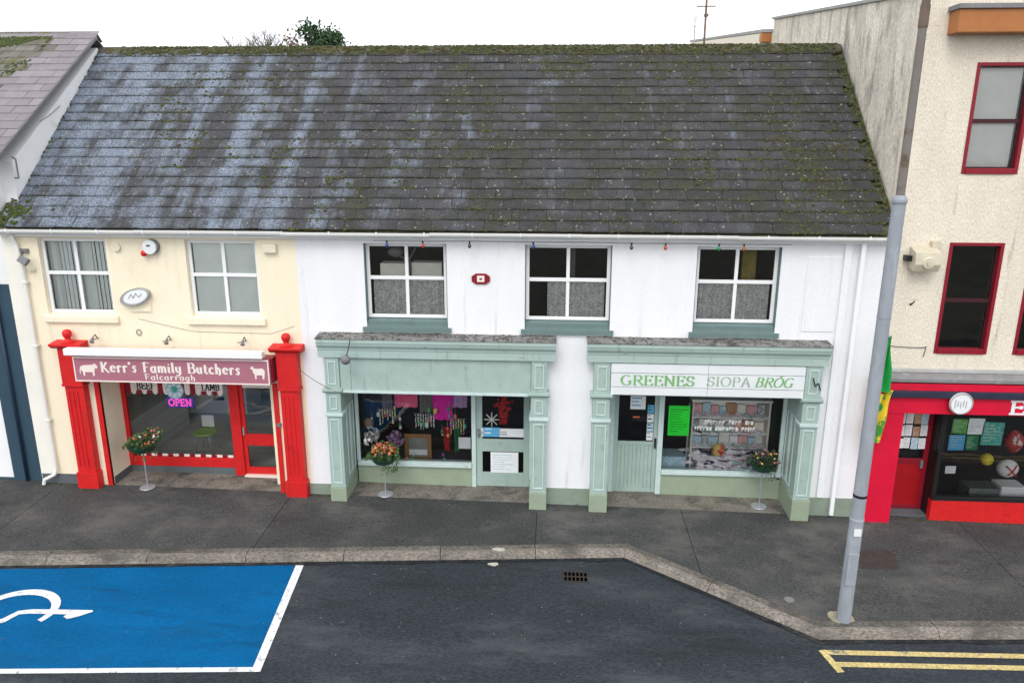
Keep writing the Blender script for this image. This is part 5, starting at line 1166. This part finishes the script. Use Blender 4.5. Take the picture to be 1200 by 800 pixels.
wire('cable clipped along the pebbledash above the crimson fascia', [(6.25,-.01,3.62),(6.9,-.01,3.58),(7.05,-.01,3.60),(7.02,-.01,3.40)], .01, .008)
# rear wing of the same building
rwg = thing('rear_building', 'cream rear building with sloping grey roof edge behind the ridge', 'building', (7,16,0))
MB().prismx([(9.62,-.4),(9.62,10.44),(22.4,11.75),(22.4,-.4)], XR+.02, 12).build('wall', m_cream, rwg)
MB().prismx([(9.62,10.45),(22.5,11.78),(22.5,11.86),(9.62,10.54)], XR-.25, 12).build('roof', m_coping, rwg); MB().prismx([(9.64,10.20),(9.9,10.22),(9.9,10.47),(9.64,10.44)], XR-.27, XR+.01).build('fascia_end', m_orange, rwg)
MB().prismx([(9.95,10.05),(22.4,11.30),(22.4,11.75),(9.95,10.465)], XR-.24, XR+.015).build('fascia', m_creamp, rwg)
ae = thing('aerial_pole', 'thin television aerial pole behind the roof ridge', 'aerial', (4.72,12,0))
MB().cyl((4.74,12,-.5),(4.70,12,12.1),.035,n=8).build('pole', m_rust, ae); MB().cyl((4.40,12,11.55),(5.0,12,11.55),.015,n=6).build('crossbar', m_rust, ae); MB().box(4.65,4.78,11.95,12.05,11.25,11.33).build('clamp', m_rust, ae)
for q in range(5): MB().cyl((4.45+q*.12,11.75,11.56),(4.45+q*.12,12.25,11.56),.008,n=5).build('element', m_rust, ae)
a2 = thing('aerial_mast', 'slender pale aerial mast beside the television pole', 'aerial', (4.42,12,0))
MB().cyl((4.43,12.3,-.5),(4.43,12.3,11.2),.02,n=8).build('pole', m_wire, a2); MB().box(4.38,4.48,12.25,12.35,11.0,11.3).build('antenna', m_paper, a2)

# ------------------------------------------------------------------ lamp post, flag
px, py = 4.70, -3.39; zg = zp(px, py)
lp = thing('lamp_post', 'tall grey steel lamp post standing on the footpath at the kerb', 'lamp post', (px,py,zg))
MB().cyl((px,py,zg-.05),(px,py,1.75),.107,.102,20).build('base_column', m_galv, lp, True); MB().cyl((px,py,1.752),(px,py,6.55),.098,.088,20).build('shaft', m_galv, lp, True)
MB().lathe((px,py,1.70), [(.1015,0),(.106,.015),(.106,.06),(.098,.07)], 20).build('collar', m_galv, lp, True); MB().lathe((px,py,6.50), [(.086,0),(.10,.015),(.10,.07),(.06,.12)], 20).build('collar', m_galv, lp, True)
MB().cyl((px,py,6.56),(px,py,10.2),.058,.050,16).build('upper_shaft', mat('weathered_pole', (.20,.18,.165), .75, .2, 3, 0, 30, (.12,.085,.06), 3, .5, .15, spec=.2), lp, True); MB().cyl((px,py,8.75),(px,py,9.02),.061,.061,16).build('rust_band', m_rust, lp, True)
MB().tube([(px,py,10.2),(px-.1,py-.3,10.5),(px-.3,py-1.0,10.6)],.04,10).build('arm', m_galv, lp); MB().box(px-.45,px-.18,py-1.5,py-.95,10.52,10.66).build('lantern', m_galv, lp, bevel=.03)
MB().box(px-.06,px+.05,py-.108,py-.10,1.50,1.62).build('sticker', m_paper, lp)
MB().cyl((px,py,2.12),(px,py,2.16),.101,n=20).build('cable_tie', m_blk, lp); MB().cyl((px,py,4.90),(px,py,4.925),.096,n=20).build('cable_tie', m_wire, lp)
MB().box(px-.10,px+.06,py-.118,py-.09,.65,1.2).build('access_door', m_galv, lp, bevel=.006)
pg = [(px+.22*cos(a)*random.uniform(.8,1.15)-.03, py+.16*sin(a)*random.uniform(.8,1.15)+.06) for a in [2*pi*i/12 for i in range(12)]]
slab('concrete_collar', pg, mat('sandy_concrete',(.30,.27,.19),.9,.2,8,.004,60), path, .005)
ft = thing('flag', 'green and gold flag hanging limp beside the crimson shop fascia', 'flag', (6.3,-.5,1.6))
MB().cyl((6.30,-.02,3.84),(6.06,-.66,3.95),.014,n=8).build('pole', m_wire, ft)
def flagpart(z0, z1, xa0, xb0, xa1, xb1, mt):
    nx, nz_ = 14, 12; vs = []; fs = []
    for j in range(nz_+1):
        q = j/nz_
        for i in range(nx+1):
            u = i/nx; xa = xa0+(xa1-xa0)*q; xb = xb0+(xb1-xb0)*q
            vs.append((xa+(xb-xa)*u+.02*sin(q*6+u*3), -.48+.06*sin(u*11+q*2.5)+.02*sin(q*9), z1+(z0-z1)*q-.05*sin(u*4)))
    for j in range(nz_):
        for i in range(nx): a = j*(nx+1)+i; fs.append((a,a+1,a+nx+2,a+nx+1))
    MB().add(vs, fs).build('cloth', mt, ft, True, fix=False)
flagpart(2.86,3.90,6.08,6.15,5.98,6.30,m_flagg); flagpart(1.85,2.86,5.98,6.31,5.93,6.24,m_flagy)

# ------------------------------------------------------------------ trees beyond the ridge
def bare_tree(x, y, h, label, spread=1.0, seed=1):
    r = random.Random(seed); t = thing('bare_tree', label, 'tree', (x,y,-.7)); tb = MB(); cb = MB()
    tb.cyl((x,y,-.75),(x,y,h*.45),.24,.15,10)
    def br(p, d, L_, rad, k):
        q = p+d*L_; (tb if k > 3 else cb).cyl(p, q, rad, rad*.66, n=5 if k > 2 else 3, cap=False)
        if k == 0: return
        for i in range(3 if k > 1 else 2):
            dd = (d+Vector((r.gauss(0,.45)*spread, r.gauss(0,.45)*spread, r.uniform(-.05,.35)))).normalized(); br(q, dd, L_*r.uniform(.62,.85), rad*.62, k-1)
    br(Vector((x,y,h*.42)), Vector((0,0,1)), h*.17, .13, 6)
    zt = max(v[2] for v in cb.v); kz = (h+.75)/(zt+.75)
    for b_ in (tb, cb): b_.v = [(v[0], v[1], -.75+(v[2]+.75)*kz) for v in b_.v]
    tb.build('trunk', m_bark, t, True, fix=False); cb.build('crown', m_twig, t, False, fix=False)
def leafy_tree(x, y, h, rw_, label, mt, n=5200, seed=2, zlow=.35):
    r = random.Random(seed); t = thing('evergreen_tree', label, 'tree', (x,y,-.7)); tb = MB()
    tb.cyl((x,y,-.75),(x,y,h*.9),.26,.05,10); fb = MB(); tips = []
    for i in range(34):
        z = h*r.uniform(zlow,.98); a = r.uniform(0,2*pi); L_ = rw_*(1-((z/h-zlow)/(1-zlow))**2.2)*r.uniform(.55,1.05)+.15
        tip = Vector((x+L_*cos(a), y+L_*sin(a), z+L_*.35)); tb.cyl((x,y,z-.3), tip, .05, .015, 5); tips.append((Vector((x,y,z)), tip))
    for i in range(n):
        b0, tip = r.choice(tips); p = b0.lerp(tip, r.uniform(.35,1.05))+Vector((r.gauss(0,.17),r.gauss(0,.17),r.gauss(0,.17)))
        dv = Vector((r.gauss(0,.6),r.gauss(0,.6),r.uniform(.0,1))).normalized(); L_ = r.uniform(.08,.20); sd_ = dv.orthogonal().normalized()*L_*.3
        fb.add([p, p+dv*L_*.5-sd_, p+dv*L_, p+dv*L_*.5+sd_], [(0,1,2,3)])
    tb.build('trunk', m_bark, t, True, fix=False); fb.build('crown', mt, t, False, fix=False)
leafy_tree(-9.35,18,11.75,1.9,'dark green evergreen tree showing above the ridge',m_everg,8200,5)
leafy_tree(-10.3,18.3,12.05,1.1,'narrower dark evergreen leaning beside the fuller one above the ridge',m_everg,4600,9)
leafy_tree(-10.4,17.0,11.35,2.0,'low reddish-brown bush top under the evergreens above the ridge',mat('brown_leaf',(.14,.085,.05),.8,.3,2),2600,14)
bare_tree(-12.2,18,12.1,'bare twiggy tree showing above the ridge beside the evergreens',1.0,3)
bare_tree(-15.3,22,12.2,'faint bare tree showing above the ridge close to the purple slate roof',1.1,8)
bare_tree(-11.35,17.6,11.75,'bare twiggy tree crowded close against the evergreens above the ridge',1.2,21)
bare_tree(-13.4,18.4,11.6,'low bare tree between the two wispier ones above the ridge',1.2,33)
bare_tree(-8.0,19,11.5,'small bare tree barely topping the ridge past the evergreens',1.0,12)
